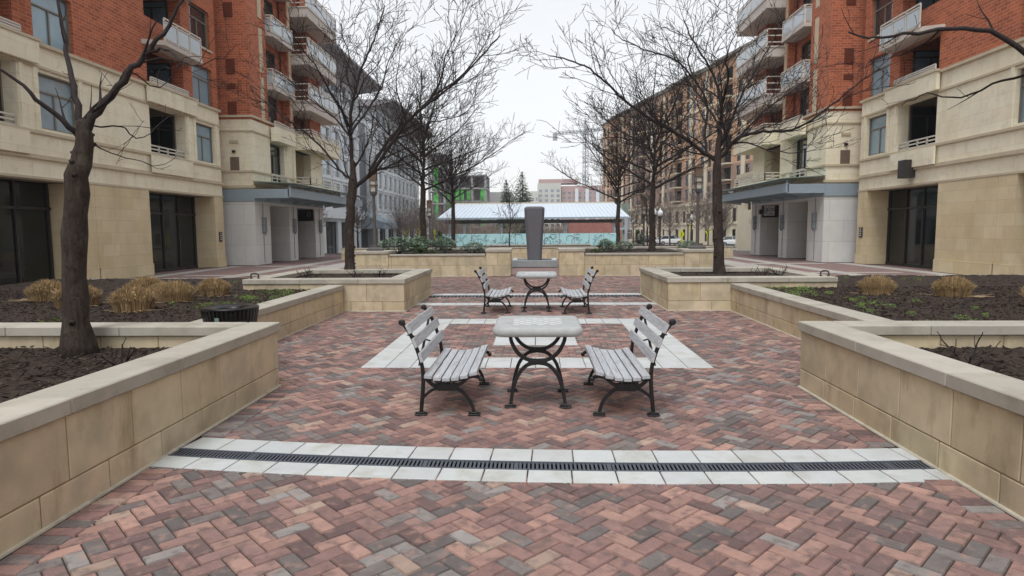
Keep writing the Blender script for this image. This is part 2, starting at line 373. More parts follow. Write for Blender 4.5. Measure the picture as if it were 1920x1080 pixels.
# pale tiles: frame, centre square, bands, drain rows
tl = MB()
def tile(pts, z=.006, g=.009, h=.02):
    f = rnd.uniform(.93, 1.04); tl.c = (f, f*rnd.uniform(.99, 1.01), f*rnd.uniform(.97, 1.01))
    P = [Vector((x, y, 0)) for x, y in pts]; c = sum(P, Vector())/4
    def ins(k): return [p+(c-p).normalized()*k*1.414 for p in P]
    o = ins(g*.5); i = ins(g*.5+.004)
    tl.add([(p.x, p.y, z-h) for p in o]+[(p.x, p.y, z-.003) for p in o]+[(p.x, p.y, z) for p in i],
           [(8, 9, 10, 11)]+[(a, (a+1) % 4, (a+1) % 4+4, a+4) for a in range(4)]+[(a+4, (a+1) % 4+4, (a+1) % 4+8, a+8) for a in range(4)])
def rect(x0, x1, y0, y1): tile([(x0, y0), (x1, y0), (x1, y1), (x0, y1)])
t = 2*FX/14
for i in range(14):
    for j in range(2):
        rect(-FX+i*t, -FX+(i+1)*t, FY0+j*t, FY0+(j+1)*t); rect(-FX+i*t, -FX+(i+1)*t, FY1-(j+1)*t, FY1-j*t)
for j in range(2, 12):
    y0 = FY0+j*(FY1-FY0)/14; y1 = y0+(FY1-FY0)/14
    for i in (0, 1, 12, 13): rect(-FX+i*t, -FX+(i+1)*t, y0, y1)
for i in range(2):
    for j in range(4): rect(-.62+i*.62, (i)*.62, 9.2+j*.305, 9.2+(j+1)*.305)
for i in range(-9, 9): rect(i*.3, i*.3+.3, 14.17, 14.6); rect(i*.3, i*.3+.3, 16.32, 16.74)
for (a, b, p) in ((4.50, 4.755, .305), (4.115, 4.33, .303)):
    x = -2.78
    while x < 2.78:
        x1 = min(x+p, 2.8)
        def q(x, y): return (x-(y-4.4)*.042*(x-.75), y+drainy(x))
        tile([q(x, a), q(x1, a), q(x1, b), q(x, b)]); x += p
tag(tl.build('pale_paving_tiles', MT['tile'], norm=False), kind='structure')
# --- cast iron drain grates
def grate(label, yc, wd, curve, x0, x1, pitch):
    b = MB(); n = 60
    xs = [x0+(x1-x0)*i/n for i in range(n+1)]
    for s_ in (-1, 1):
        for p, q in zip(xs[:-1], xs[1:]):
            yy = yc+s_*(wd/2-.009)
            b.beam((p, yy+curve(p), -.004), (q, yy+curve(q), -.004), .018, .018)
    x = x0; k = 0
    while x < x1:
        w = .03 if k % 22 == 0 else pitch*.55
        b.ob((x, yc+curve(x), -.001), (w/2, 0, 0), (0, wd/2-.016, 0), (0, 0, .0012))
        x += pitch; k += 1
    o = b.build('drain_grate', MT['grate']); tag(o, label, 'drain', 'cast iron channel drains in the paving')
    p = MB()
    for a, c in zip(xs[:-1], xs[1:]): p.poly([(a, yc-wd/2+curve(a), -.0046), (c, yc-wd/2+curve(c), -.0095), (c, yc+wd/2+curve(c), -.0095), (a, yc+wd/2+curve(a), -.0095)])
    p.build('channel', MT['black'], o, norm=False)
grate('long curved dark channel drain between two rows of pale tiles, nearest the camera', 4.415, .165, drainy, -2.78, 2.78, .030)
grate('far straight grey drain strip crossing the bricks beyond the second table', 16.11, .36, lambda x: 0, -2.6, 2.6, .09)
# ================================================================== PLANTERS
def wall(mb, p, q, th, courses, seedoff=0.):
    """p->q is the outer face line, body to the left of the direction p->q"""
    p, q = Vector(p), Vector(q); d = q-p; L = d.length; d /= L; n = Vector((-d.y, d.x))
    for z0, z1, bl, off in courses:
        t = -off
        while t < L-.01:
            a, b = max(t, 0), min(t+bl, L)
            if L-b < .12: b = L
            if b-a > .03:
                f = rnd.uniform(.88, 1.08); mb.c = (f, f*rnd.uniform(.975, 1.01), f*rnd.uniform(.92, 1.03))
                c = p+d*(a+b)/2+n*th/2
                mb.ob((c.x, c.y, (z0+z1)/2), (d.x*((b-a)/2-.0045), d.y*((b-a)/2-.0045), 0), (n.x*th/2, n.y*th/2, 0), (0, 0, (z1-z0)/2-.004))
            t = b if b == L else t+bl
def core(mb, p, q, th, z1):
    p, q = Vector(p), Vector(q); d = (q-p).normalized(); n = Vector((-d.y, d.x)); c = (p+q)/2+n*th/2; L = (q-p).length
    mb.c = (.46, .42, .36); mb.ob((c.x, c.y, z1/2), (d.x*(L/2-.006), d.y*(L/2-.006), 0), (n.x*(th/2-.006), n.y*(th/2-.006), 0), (0, 0, z1/2-.004))
def planter_wall(root, segs, ztop, base=.2, bl=.62, cop=.1, cw=.34, over=.025, th=.28, name='wall'):
    w, c = MB(), MB(); b = MB()
    for k, (p, q, *pp) in enumerate(segs):
        wall(w, p, q, th, [(0.003, base, bl*.95, rnd.uniform(0, bl)), (base, ztop-cop, bl, rnd.uniform(0, bl))])
        core(w, p, q, th, ztop-cop)
    w.build(name, MT['stone'], root, bevel=.006)
    for p, q, *pp in segs:
        P, Q = Vector(p), Vector(q); d = (Q-P).normalized(); n = Vector((-d.y, d.x)); b.extr([(*P, .0), (*(P-n*.022), .0), (*(P-n*.018), .011), (*P, .016)], (Q.x-P.x, Q.y-P.y, 0))
    b.build('mortar_fillet', MT['mortar'], root) if len(segs) == 1 else pieces(b, 'mortar_fillet', MT['mortar'], root)
    for k, (p, q, *pp) in enumerate(segs):
        P, Q = Vector(p), Vector(q); d = (Q-P).normalized(); n = Vector((-d.y, d.x)); L = (Q-P).length
        e0, e1 = (pp[0] if pp else (over, over))
        t = -e0
        while t < L+e1-.01:
            a, bb = t, min(t+1.22, L+e1)
            if L+e1-bb < .3: bb = L+e1
            f = rnd.uniform(.93, 1.06); c.c = (f, f, f*rnd.uniform(.97, 1.01))
            m_ = P+d*(a+bb)/2+n*(cw/2-over)
            c.ob((m_.x, m_.y, ztop-cop/2), (d.x*((bb-a)/2-.0025), d.y*((bb-a)/2-.0025), 0), (n.x*cw/2, n.y*cw/2, 0), (0, 0, cop/2)); t = bb
    c.build('coping', MT['coping'], root, bevel=.008)
def mulch(root, x0, x1, y0, y1, z, amp=.026, step=.07, name='mulch', slope=0):
    b = MB(); nx, ny = max(2, int((x1-x0)/step)), max(2, int((y1-y0)/step)); rr = random.Random(int(abs(x0*100))+int(y0*10))
    vs = []
    for j in range(ny+1):
        for i in range(nx+1):
            x = x0+(x1-x0)*i/nx; y_ = y0+(y1-y0)*j/ny
            vs.append((x, y_, z+slope*(y_-y0)+amp*(.6*math.sin(x*2.3+y_)*math.sin(y_*1.9)+rr.uniform(-.5, .5))))
    b.add(vs, [(j*(nx+1)+i, j*(nx+1)+i+1, (j+1)*(nx+1)+i+1, (j+1)*(nx+1)+i) for j in range(ny) for i in range(nx)])
    # loose chips lying on the bed
    for _ in range(int((x1-x0)*(y1-y0)*(150 if y0 < 13 else 20))):
        x, y_ = rr.uniform(x0+.05, x1-.05), rr.uniform(y0+.05, y1-.05); a = rr.uniform(0, 6.28); L = rr.uniform(.008, .032); w = rr.uniform(.004, .011); k_ = rr.choice((.45, .6, .8, .95, 1.1, 1.4, 2.4)); b.c = (k_, k_*.97, k_*.93)
        u = Vector((math.cos(a), math.sin(a), rr.uniform(-.4, .4)))*L; v = Vector((-math.sin(a), math.cos(a), rr.uniform(-.3, .3)))*w
        b.ob((x, y_, z+slope*(y_-y0)+rr.uniform(.0, .03)), u, v, (0, 0, .004))
    return b.build(name, MT['mulch'], root, norm=False)
SIDE = {-1: 'left', 1: 'right'}
for sx in (-1, 1):
    # walls are listed on the right-hand side; walking direction keeps the bed on the left
    r = empty('stone_planter', (0, 0, 0), 'nearest tan stone planter on the %s, with pale coping and a bare rose stump' % SIDE[sx], 'planter', 'stone planters beside the seating area')
    def body_left(p, q, inside):   # orient p->q so that the body lies towards `inside`
        P, Q = Vector((sx*p[0], p[1])), Vector((sx*q[0], q[1])); d = Q-P; n = Vector((-d.y, d.x)); I = Vector((sx*inside[0], inside[1]))
        return (tuple(P), tuple(Q), False) if n.dot(I-P) > 0 else (tuple(Q), tuple(P), True)
    def pw(root, lst, inside, ztop, **k):
        segs = []
        for p, q, e0, e1 in lst:
            a, b, fl = body_left(p, q, inside); segs.append((a, b, (e1, e0) if fl else (e0, e1)))
        planter_wall(root, segs, ztop, **k)
    pw(r, [((2.79, 1.2), (2.79, 6.76), 0, .025), ((3.08, 6.76), (7.6, 6.76), -.037, 0)], (5, 4), .70)
    mulch(r, *sorted((sx*3.0, sx*7.6)), 1.2, 6.5, .47)
    r = empty('stone_planter', (0, 0, 0), 'long low tan stone planter on the %s holding the big mulch bed with dead grasses' % SIDE[sx], 'planter', 'stone planters beside the seating area')
    pw(r, [((3.98, 6.8), (3.98, 13.08), 0, -.01)], (5, 9), .565, base=.2, bl=.6)
    mulch(r, *sorted((sx*4.2, sx*12.5)), 6.8, 13.1, .44, step=.11, slope=.004)
    mulch(r, *sorted((sx*6.1, sx*12.5)), 13.1, 16.3, .47, step=.13)
    cb = MB(); cb.box(*sorted((sx*6.1, sx*12.5)), 16.3, 16.5, 0, .46); cb.build('curb', MT['coping'], r)
    r = empty('stone_planter', (0, 0, 0), 'square tan stone planter on the %s around the nearest street tree trunk' % SIDE[sx], 'planter', 'stone planters beside the seating area')
    pw(r, [((2.71, 13.1), (2.71, 16.6), -.3, .025), ((2.71, 13.1), (6.1, 13.1), .025, 0), ((3.0, 16.6), (6.1, 16.6), -.037, 0), ((6.1, 13.4), (6.1, 16.3), -.03, -.03)], (4.5, 15), .68, base=.2, cw=.4, bl=.7)
    mulch(r, *sorted((sx*2.95, sx*5.9)), 13.4, 16.4, .56)
# far garden walls with piers
for sx in (-1, 1):
    r = empty('garden_wall', (0, 0, 0), 'far tan garden wall %s of the granite pillar, with a square end pier' % SIDE[sx], 'wall', 'walls around the granite pillar')
    def bl2(p, q, inside, e0, e1):
        P, Q = Vector((sx*p[0], p[1])), Vector((sx*q[0], q[1])); d = Q-P; n = Vector((-d.y, d.x)); I = Vector((sx*inside[0], inside[1]))
        return (tuple(P), tuple(Q), (e0, e1)) if n.dot(I-P) > 0 else (tuple(Q), tuple(P), (e1, e0))
    planter_wall(r, [bl2((1.76, 23.0), (5.31, 23.0), (3, 25), -.03, -.03), bl2((1.2, 23.85), (1.2, 28), (3, 25), 0, 0), bl2((6.1, 24.1), (6.1, 30), (3, 25), 0, 0), bl2((1.5, 30), (6.1, 30), (3, 25), 0, 0)], .81, base=.4, bl=.95, cop=.07, name='wall')
    for x0, x1, zt in ((.87, 1.76, .985), (5.31, 6.49, .935)):
        d = x1-x0; P = MB(); c = MB(); X0, X1 = sorted((sx*x0, sx*x1)); y0 = 22.97
        lst = [((X0, y0), (X1, y0)), ((X1, y0), (X1, y0+d)), ((X1, y0+d), (X0, y0+d)), ((X0, y0+d), (X0, y0))]
        for p, q in lst: wall(P, p, q, .2, [(.003, .4, .75, rnd.uniform(0, .5)), (.4, zt-.11, .55, rnd.uniform(0, .3))])
        core(P, lst[0][0], lst[0][1], d, zt-.11)
        pier = P.build('pier', MT['stone'], r, bevel=.006)
        c.box(X0-.03, X1+.03, y0-.03, y0+d+.03, zt-.11, zt); c.build('pier_cap', MT['coping'], pier, bevel=.012)
    mulch(r, *sorted((sx*1.5, sx*5.9)), 23.2, 29.8, .74, step=.2)
r = empty('garden_wall', (0, 36, 0), 'long low tan wall right behind the granite pillar, nearer of the two back walls', 'wall', 'low walls behind the pillar')
planter_wall(r, [((-11, 0), (11, 0), (0, 0))], .69, base=.35, bl=.9, cop=.07); mulch(r, -11, 11, .2, 5, .6, step=.4)
r = empty('garden_wall', (0, 45, 0), 'short low tan wall in front of the teal glass fence, farther of the two back walls', 'wall', 'low walls behind the pillar')
planter_wall(r, [((-3.6, 0), (3.9, 0), (0, 0))], .62, base=.3, bl=.9, cop=.08)
for sx in (-1, 1):
    r = empty('garden_wall', (0, 0, 0), 'low tan stone wall on the %s beside the pale columned entrance' % SIDE[sx], 'wall', 'low walls by the entrances')
    P, Q = sorted((sx*6.9, sx*11.2)); planter_wall(r, [((P, 41), (Q, 41), (0, 0))], .42, base=.2, bl=1.0, cop=.08)
# ================================================================== FURNITURE
def arcpts(pts, n=5):
    P = [Vector(p) for p in pts]; out = []
    for i in range(len(P)-1):
        a = P[max(i-1, 0)]; b = P[i]; c = P[i+1]; d = P[min(i+2, len(P)-1)]
        for k in range(n):
            t = k/n
            out.append(.5*((2*b)+(c-a)*t+(2*a-5*b+4*c-d)*t*t+(3*b-a-3*c+d)*t**3))
    return out+[P[-1]]
def ribbon(mb, pts, w, th, y):
    """flat cast bar in the xz plane: in-plane width w, y thickness th"""
    P = arcpts([(x, 0, z) for x, z in pts])
    for i, (a, b) in enumerate(zip(P[:-1], P[1:])):
        ww = w if not callable(w) else w(i/len(P))
        d = b-a
        if d.length < 1e-6: continue
        mb.beam((a-d*.12)+Vector((0, y, 0)), (b+d*.12)+Vector((0, y, 0)), th, ww, upv=(d.z, 0, -d.x))
def rounded(mb, pts, r, y, n=8):
    mb.tube([p+Vector((0, y, 0)) for p in arcpts([(x, 0, z) for x, z in pts])], r, n)
def make_bench(loc, label, mirror=1):
    root = empty('park_bench', loc, label, 'bench', 'park benches at the chess tables')
    X = lambda pts: [(mirror*x, z) for x, z in pts]
    for y in (.08, 1.23):
        f = MB()
        rounded(f, X([(.0, .0), (.008, .1), (.02, .22), (.026, .37), (.012, .48), (-.03, .62), (-.085, .75), (-.15, .845)]), .019, y)
        ribbon(f, X([(.02, .38), (.06, .33), (.12, .275), (.18, .262)]), .03, .03, y)
        ribbon(f, X([(.16, .262), (.33, .262)]), .07, .032, y)
        ribbon(f, X([(.32, .27), (.38, .30), (.43, .345), (.50, .362), (.545, .35)]), .03, .03, y)
        ribbon(f, X([(.02, .16), (.05, .19), (.11, .235), (.18, .25)]), .026, .03, y)
        ribbon(f, X([(.31, .25), (.37, .225), (.44, .15), (.475, .07), (.487, .0)]), .03, .03, y)
        ribbon(f, X([(.05, .345), (.15, .318), (.28, .315), (.40, .335), (.53, .368)]), .016, .028, y)
        ribbon(f, X([(.21, .27), (.2, .315)]), .022, .026, y); ribbon(f, X([(.29, .27), (.305, .315)]), .018, .026, y)
        for cx, cz, r_ in ((-.158, .852, .029), (.55, .335, .021)):
            f.lathe([(r_*.6, -.024), (r_, -.017), (r_, .017), (r_*.6, .024)], n=14, cap=True)
            k = 14*4
            for i in range(len(f.v)-k, len(f.v)): a, b, c = f.v[i]; f.v[i] = (mirror*cx+a, y+c, cz+b)
        for fx in (0, .487):
            f.box(mirror*fx-.055, mirror*fx+.055, y-.035, y+.035, .003, .016); f.box(mirror*fx-.03, mirror*fx+.03, y-.022, y+.022, .016, .032)
            for s_ in (-1, 1): f.lathe([(.011, 0), (.011, .014)], (mirror*fx+s_*.042, y, .016), 6)
        f.build('side_frame', MT['iron'], root, bevel=.003)
    st, bk, bo_ = MB(), MB(), MB()
    prof = [(.085, .356, .10), (.165, .338, .03), (.245, .332, -.02), (.325, .338, -.08), (.405, .356, -.16), (.49, .385, -.2)]
    for x, z, a in prof:
        k_ = rnd.uniform(.9, 1.06); st.c = (k_, k_, k_)
        u = Vector((mirror*.0345*math.cos(a), 0, -.0345*math.sin(a))); n = Vector((mirror*math.sin(a), 0, math.cos(a)))
        st.ob(Vector((mirror*x, .655, z+.018)), u, (0, .675, 0), n*.0155)
        for y in (.06, .095, 1.215, 1.25):
            st.c = (1.25, 1.26, 1.28); st.ob(Vector((mirror*x, y, z+.018))+n*.0165, u*.14, (0, .006, 0), n*.0025); st.c = (1, 1, 1)
    for x, z, dx in ((-.093, .80, .42), (-.04, .675, .36), (.012, .545, .26)):
        u = Vector((-mirror*math.sin(dx), 0, math.cos(dx))); n = Vector((mirror*math.cos(dx), 0, math.sin(dx)))
        c = Vector((mirror*x, .655, z))+n*.012
        bk.ob(c, u*.043, (0, .675, 0), n*.014)
        for y in (.07, 1.24):
            bk.c = (.5, .5, .5)
            for s_ in (-.5, .5): bk.ob(c+n*.0145+Vector((0, y-.655, 0))+u*.03*s_, u*.004, (0, .004, 0), n*.002)
            bk.c = (1, 1, 1)
    seat = st.build('seat', MT['wood'], root, bevel=.005, seg=2); bk.build('backrest', MT['wood'], root, bevel=.005, seg=2)
    br = MB()
    for y0, y1 in ((.08, 1.23), (1.23, .08)):
        br.beam((mirror*-.105, y0, .74), (mirror*-.005, y1, .46), .004, .026, upv=(mirror, 0, .3))
    br.beam((mirror*.25, .08, .29), (mirror*.25, 1.23, .29), .02, .02)
    br.build('brace', MT['iron'], root)
    return root
b0 = make_bench((-1.045, 5.6, 0), 'nearest slatted bench on the left, its back to the left planter', 1)
clone(b0, (-1.035, 12.66, 0), 'small far slatted bench left of the second table')
b1 = make_bench((1.06, 5.6, 0), 'nearest slatted bench on the right, its back to the right planter', -1)
clone(b1, (1.07, 12.58, 0), 'small far slatted bench right of the second table')
def make_table(loc, label):
    root = empty('chess_table', loc, label, 'table', 'concrete chess tables')
    # rounded slab: superellipse rings
    b = MB(); n = 64; hx, hy, z0, z1 = .42, .44, .692, .782; rr = .11; er = .043
    def ring(ins, z):
        out = []
        for k in range(n):
            q = k//(n//4); a = math.pi/2*(k % (n//4))/(n//4-1)+q*math.pi/2
            r_ = rr-ins*.9; cx = (hx-rr)*(1 if q in (0, 3) else -1); cy = (hy-rr)*(1 if q in (0, 1) else -1)
            out.append((cx+max(r_, .01)*math.cos(a)-(0), cy+max(r_, .01)*math.sin(a), z))
        return out
    prof = [(er, z0)]+[(er-er*math.sin(t_), z0+er-er*math.cos(t_)) for t_ in [i*math.pi/10 for i in range(1, 10)]]+[(er, z1)]
    prof = [(er-er*math.sin(i*math.pi/12), (z0+z1)/2-(z1-z0)/2*math.cos(i*math.pi/12)) for i in range(13)]
    vs = []
    for ins, z in prof: vs += ring(ins, z)
    fs = [(i*n+j, i*n+(j+1) % n, (i+1)*n+(j+1) % n, (i+1)*n+j) for i in range(len(prof)-1) for j in range(n)]
    fs += [tuple(range(n))[::-1], tuple(range((len(prof)-1)*n, len(prof)*n))]
    b.add(vs, fs); top = b.build('table_top', MT['conc'], root, smooth=True)
    top.data.set_sharp_from_angle(angle=R(40))
    c = MB(); s_ = .0585
    for i in range(8):
        for j in range(8):
            if (i+j) % 2 == 0: c.box((i-4)*s_+.002, (i-3)*s_-.002, (j-4)*s_+.002, (j-3)*s_-.002, z1-.002, z1+.0015)
    c.build('chessboard', MT['inlay'], top)
    for y in (-.3, .3):
        f = MB()
        for m_ in (-1, 1):
            ribbon(f, [(m_*.255, .694), (m_*.245, .63), (m_*.19, .53), (m_*.1, .465), (0, .452)], .034, .036, y)
            ribbon(f, [(0, .432), (m_*.1, .41), (m_*.185, .315), (m_*.232, .18), (m_*.252, .07), (m_*.262, 0)], .034, .036, y)
            f.box(m_*.262-.055, m_*.262+.055, y-.035, y+.035, .003, .016); f.box(m_*.258-.032, m_*.258+.032, y-.024, y+.024, .016, .036)
            for s2 in (-1, 1): f.lathe([(.011, 0), (.011, .014)], (m_*.262+s2*.043, y, .016), 6)
            f.box(m_*.265-.055, m_*.265+.055, y-.04, y+.04, .68, .694)
        f.box(-.09, .09, y-.02, y+.02, .424, .46)
        f.build('leg_frame', MT['iron'], root, bevel=.004)
    return root
t0 = make_table((.022, 6.23, 0), 'large rounded concrete chess table between the two nearest benches')
clone(t0, (.03, 13.3, 0), 'second concrete chess table farther back, seen edge on between the small benches')
# litter bin
r = empty('trash_can', (-3.62, 7.42, 0), 'black round litter bin tucked behind the left planter corner', 'trash can')
b = MB(); b.lathe([(.25, .0), (.28, .02), (.28, .05)], n=28)
for k in range(40):
    a = 2*math.pi*k/40; ca, sa = math.cos(a), math.sin(a)
    for q, p in (((.27, .03), (.282, .3)), ((.282, .3), (.292, .62)), ((.292, .62), (.318, .77))):
        b.beam((q[0]*ca, q[0]*sa, q[1]), (p[0]*ca, p[0]*sa, p[1]), .03, .006, upv=(ca, sa, 0))
b.build('body', MT['bagblack'], r)
b = MB(); b.lathe([(.255, .04), (.27, .3), (.285, .74)], n=28, cap=False); b.build('liner', MT['litter'], r, norm=False)
b = MB(); b.lathe([(.30, .765), (.322, .77), (.325, .785), (.315, .795), (.25, .79), (.16, .772), (.155, .74)], n=36, cap=False); b.build('rim', MT['bagblack'], r, smooth=True, norm=False)
b = MB(); b.lathe([(.15, .62), (.155, .74)], n=24, cap=True); b.build('opening', MT['dark'], r)
b = MB(); b.box(-.025, .025, -.335, -.325, .64, .70); b.build('sticker', MT['cgreen'], r)
for sx in (-1, 1):
    o = MB().tube([(-.08, 0, 0), (-.085, 0, .05), (-.07, 0, .085), (-.03, 0, .1), (.03, 0, .1), (.07, 0, .085), (.085, 0, .05), (.08, 0, 0)], .016, 8)
    o.box(-.1, -.055, -.025, .025, -.006, .012); o.box(.055, .1, -.025, .025, -.006, .012)
    h = o.build('iron_handle', MT['rust']); h.location = (sx*5.95, 13.35, .69)
    tag(h, 'small rusty iron hoop on the %s planter coping end' % SIDE[sx], 'iron hoop', 'iron hoops on the planter copings')
# granite pillar in its basin
r = empty('granite_fountain', (-.02, 29.6, 0), 'tall dark granite pillar widening upwards in a low grey basin', 'fountain')
b = MB(); prof = [(.325, .18), (.355, .8), (.405, 1.6), (.445, 2.2), (.468, 2.6)]
def sect(h, z, n=8):
    k = .12; d = .3*h/.4; return [(-h, -d+k, z), (-h+k, -d, z), (h-k, -d, z), (h, -d+k, z), (h, d-k, z), (h-k, d, z), (-h+k, d, z), (-h, d-k, z)]
vs = [];
for h, z in prof: vs += sect(h, z)
fs = [(i*8+j, i*8+(j+1) % 8, (i+1)*8+(j+1) % 8, (i+1)*8+j) for i in range(len(prof)-1) for j in range(8)]
top = [sect(.46, 2.65), sect(.42, 2.69), sect(.34, 2.72)]
for t_ in top: vs += t_
for i in range(len(prof)-1, len(prof)+2): fs += [(i*8+j, i*8+(j+1) % 8, (i+1)*8+(j+1) % 8, (i+1)*8+j) for j in range(8)]
fs += [tuple(range(8))[::-1], tuple(range((len(prof)+2)*8, (len(prof)+3)*8))]
b.add(vs, fs); b.build('pillar', MT['granite'], r, bevel=.015)
b = MB()
for x0, x1, y0, y1 in ((-1.02, 1.02, -1.05, -.8), (-1.02, 1.02, .8, 1.05), (-1.02, -.77, -.8, .8), (.77, 1.02, -.8, .8)): b.box(x0, x1, y0, y1, 0, .29)
b.box(-.77, .77, -.8, .8, 0, .2); b.build('basin', MT['basin'], r, bevel=.01)
b = MB()
for sx in (-1, 1): b.box(min(sx*.8, sx*1.0), max(sx*.8, sx*1.0), -1.03, 1.03, .292, .32)
pieces(b, 'rim_stone', MT['tile'], r, .006)
# ================================================================== VEGETATION
def bpath(p, d, L, n, rg, upb, wig):
    pts = [Vector(p)]; d = Vector(d).normalized()
    for i in range(n):
        d = (d+Vector((rg.uniform(-1, 1), rg.uniform(-1, 1), rg.uniform(-1, 1)))*wig+Vector((0, 0, upb))).normalized()
        pts.append(pts[-1]+d*L/n)
    return pts
def limb(mb, pts, ra, rb, lvl, rg, P):
    k = len(pts); L = sum((pts[i+1]-pts[i]).length for i in range(k-1))
    mb.tube(pts, [max(P['rmin'], ra+(rb-ra)*(i/(k-1))**.8) for i in range(k)], 7 if ra > .05 else (5 if ra > .02 else 3), cap=False)
    if lvl >= P['lv']: return
    n = max(1, int(L/P['sp'][lvl]+rg.random())); az = rg.uniform(0, 6.28)
    for i in range(n):
        t = P['t0']+(1-P['t0'])*(i+rg.uniform(.2, .9))/n if lvl == 0 else .15+.85*(i+rg.uniform(.1, .9))/n
        f = min(t, .999)*(k-1); j = int(f); p = pts[j].lerp(pts[j+1], f-j); tg = (pts[j+1]-pts[j]).normalized()
        az += 2.4+rg.uniform(-.5, .5); a = R(rg.uniform(28, 58)); o = tg.orthogonal().normalized(); o.rotate(Matrix.Rotation(az, 3, tg))
        if o.z < -.25: o.z *= .3
        d = tg*math.cos(a)+o*math.sin(a)
        l = P['len'][lvl]*(1-.45*t)*rg.uniform(.55, 1.2)*min(1.15, .45+L/P['ref'][lvl])
        r_ = max(P['rmin'], (ra+(rb-ra)*t)*rg.uniform(.42, .6))
        limb(mb, bpath(p, d, l, max(3, int(l/.17)), rg, P['up'][lvl], .21), r_, P['rmin'], lvl+1, rg, P)
def make_tree(name, loc, label, cat, group, trunk, limbs, seed, P, mat='twig', scale=1):
    rg = random.Random(seed); root = empty(name, loc, label, cat, group)
    t = MB(); pts = arcpts([p for p, r_ in trunk], 3); rs = [r_ for p, r_ in trunk]
    rad = [rs[min(int(i/3), len(rs)-1)]+(rs[min(int(i/3)+1, len(rs)-1)]-rs[min(int(i/3), len(rs)-1)])*((i % 3)/3) for i in range(len(pts))]
    rad = [r_*rg.uniform(.93, 1.09)*(1.45 if i == 0 else 1.15 if i == 1 else 1) for i, r_ in enumerate(rad)]
    pts = [p+Vector((rg.uniform(-1, 1), rg.uniform(-1, 1), 0))*rad[0]*.07*(i > 0) for i, p in enumerate(pts)]
    t.tube(pts, rad, 12)
    for _ in range(16):
        i = rg.randrange(len(pts)); a = rg.uniform(0, 6.28); q = pts[i]+Vector((math.cos(a), math.sin(a), 0))*rad[i]*.9
        t.tube([q, q+Vector((math.cos(a), math.sin(a), .4))*rad[i]*.35], [rad[i]*.32, rad[i]*.12], 6)
    t.build('trunk', MT['bark'], root, smooth=True)
    c = MB()
    for lp, ra in limbs:
        q = arcpts(lp, 4)
        q = [p+Vector((rg.uniform(-1, 1), rg.uniform(-1, 1), rg.uniform(-1, 1)))*.018*(i > 0) for i, p in enumerate(q)]
        limb(c, q, ra, max(P['rmin'], ra*.2), 0, rg, P)
    c.build('crown', MT[mat], root, smooth=True, norm=False)
    return root
PN = dict(rmin=.0054, lv=3, sp=(.34, .25, .2), len=(1.75, .8, .36), ref=(4.5, 1.8, .8), up=(.05, .05, .04), t0=.12)
PM = dict(rmin=.0062, lv=3, sp=(.32, .25, .22), len=(1.7, .8, .38), ref=(4.2, 1.8, .8), up=(.045, .045, .04), t0=.1)
PF = dict(rmin=.011, lv=2, sp=(.34, .24), len=(1.7, .8), ref=(4, 1.8), up=(.05, .05), t0=.08)
def px_tree(name, X, Y, z0, label, trunkpx, limbspx, seed, P):
    base = Vector((X, Y, z0)); rg = random.Random(seed+99)
    tr = [(at(px, py, Y)-base, r_*1.14) for px, py, r_ in trunkpx]; lm = []
    for ra, dy, l in limbspx:
        n = len(l); q = [at(px, py, Y+dy*(i/(n-1))) - base for i, (px, py) in enumerate(l)]
        best = min(((p-q[0]).length, k) for k, (p, r_) in enumerate(tr))
        if best[0] < .45: q = [tr[max(0, best[1]-1)][0].lerp(tr[best[1]][0], .72)]+q     # rooted inside the trunk
        lm.append((q, ra*(1.22 if P['lv'] == 3 else 1)))
    return make_tree(name, base, label, 'tree', 'bare trees along the plaza', tr, lm, seed, P)
TL = [(.055, .6, [(661, 335), (659, 280), (657, 225), (664, 180), (676, 135), (694, 92), (708, 55), (722, 10)]),
      (.055, -1.0, [(672, 346), (702, 318), (732, 272), (764, 228), (806, 192), (852, 158), (900, 108), (938, 66)]),
      (.04, 1.4, [(694, 322), (728, 262), (768, 224), (812, 180), (862, 146), (896, 104), (920, 62)]),
      (.034, -.6, [(655, 334), (636, 318), (600, 274), (566, 244), (532, 220), (496, 192), (470, 186)]),
      (.03, 1.6, [(659, 250), (690, 205), (716, 160), (730, 110), (756, 60)]), (.028, -1.8, [(657, 240), (640, 205), (612, 160), (590, 120), (560, 84), (548, 60)]),
      (.026, 2.2, [(660, 260), (630, 225), (600, 200), (560, 170), (535, 150)]), (.024, -2.2, [(735, 262), (770, 250), (800, 232), (850, 222), (885, 205)]),
      (.024, 1.5, [(664, 180), (650, 140), (655, 100), (640, 60), (646, 20)]), (.022, -1.2, [(700, 318), (730, 312), (765, 292), (800, 280), (835, 258)]), (.024, -1.6, [(806, 192), (826, 150), (836, 105), (858, 62), (868, 30)])]
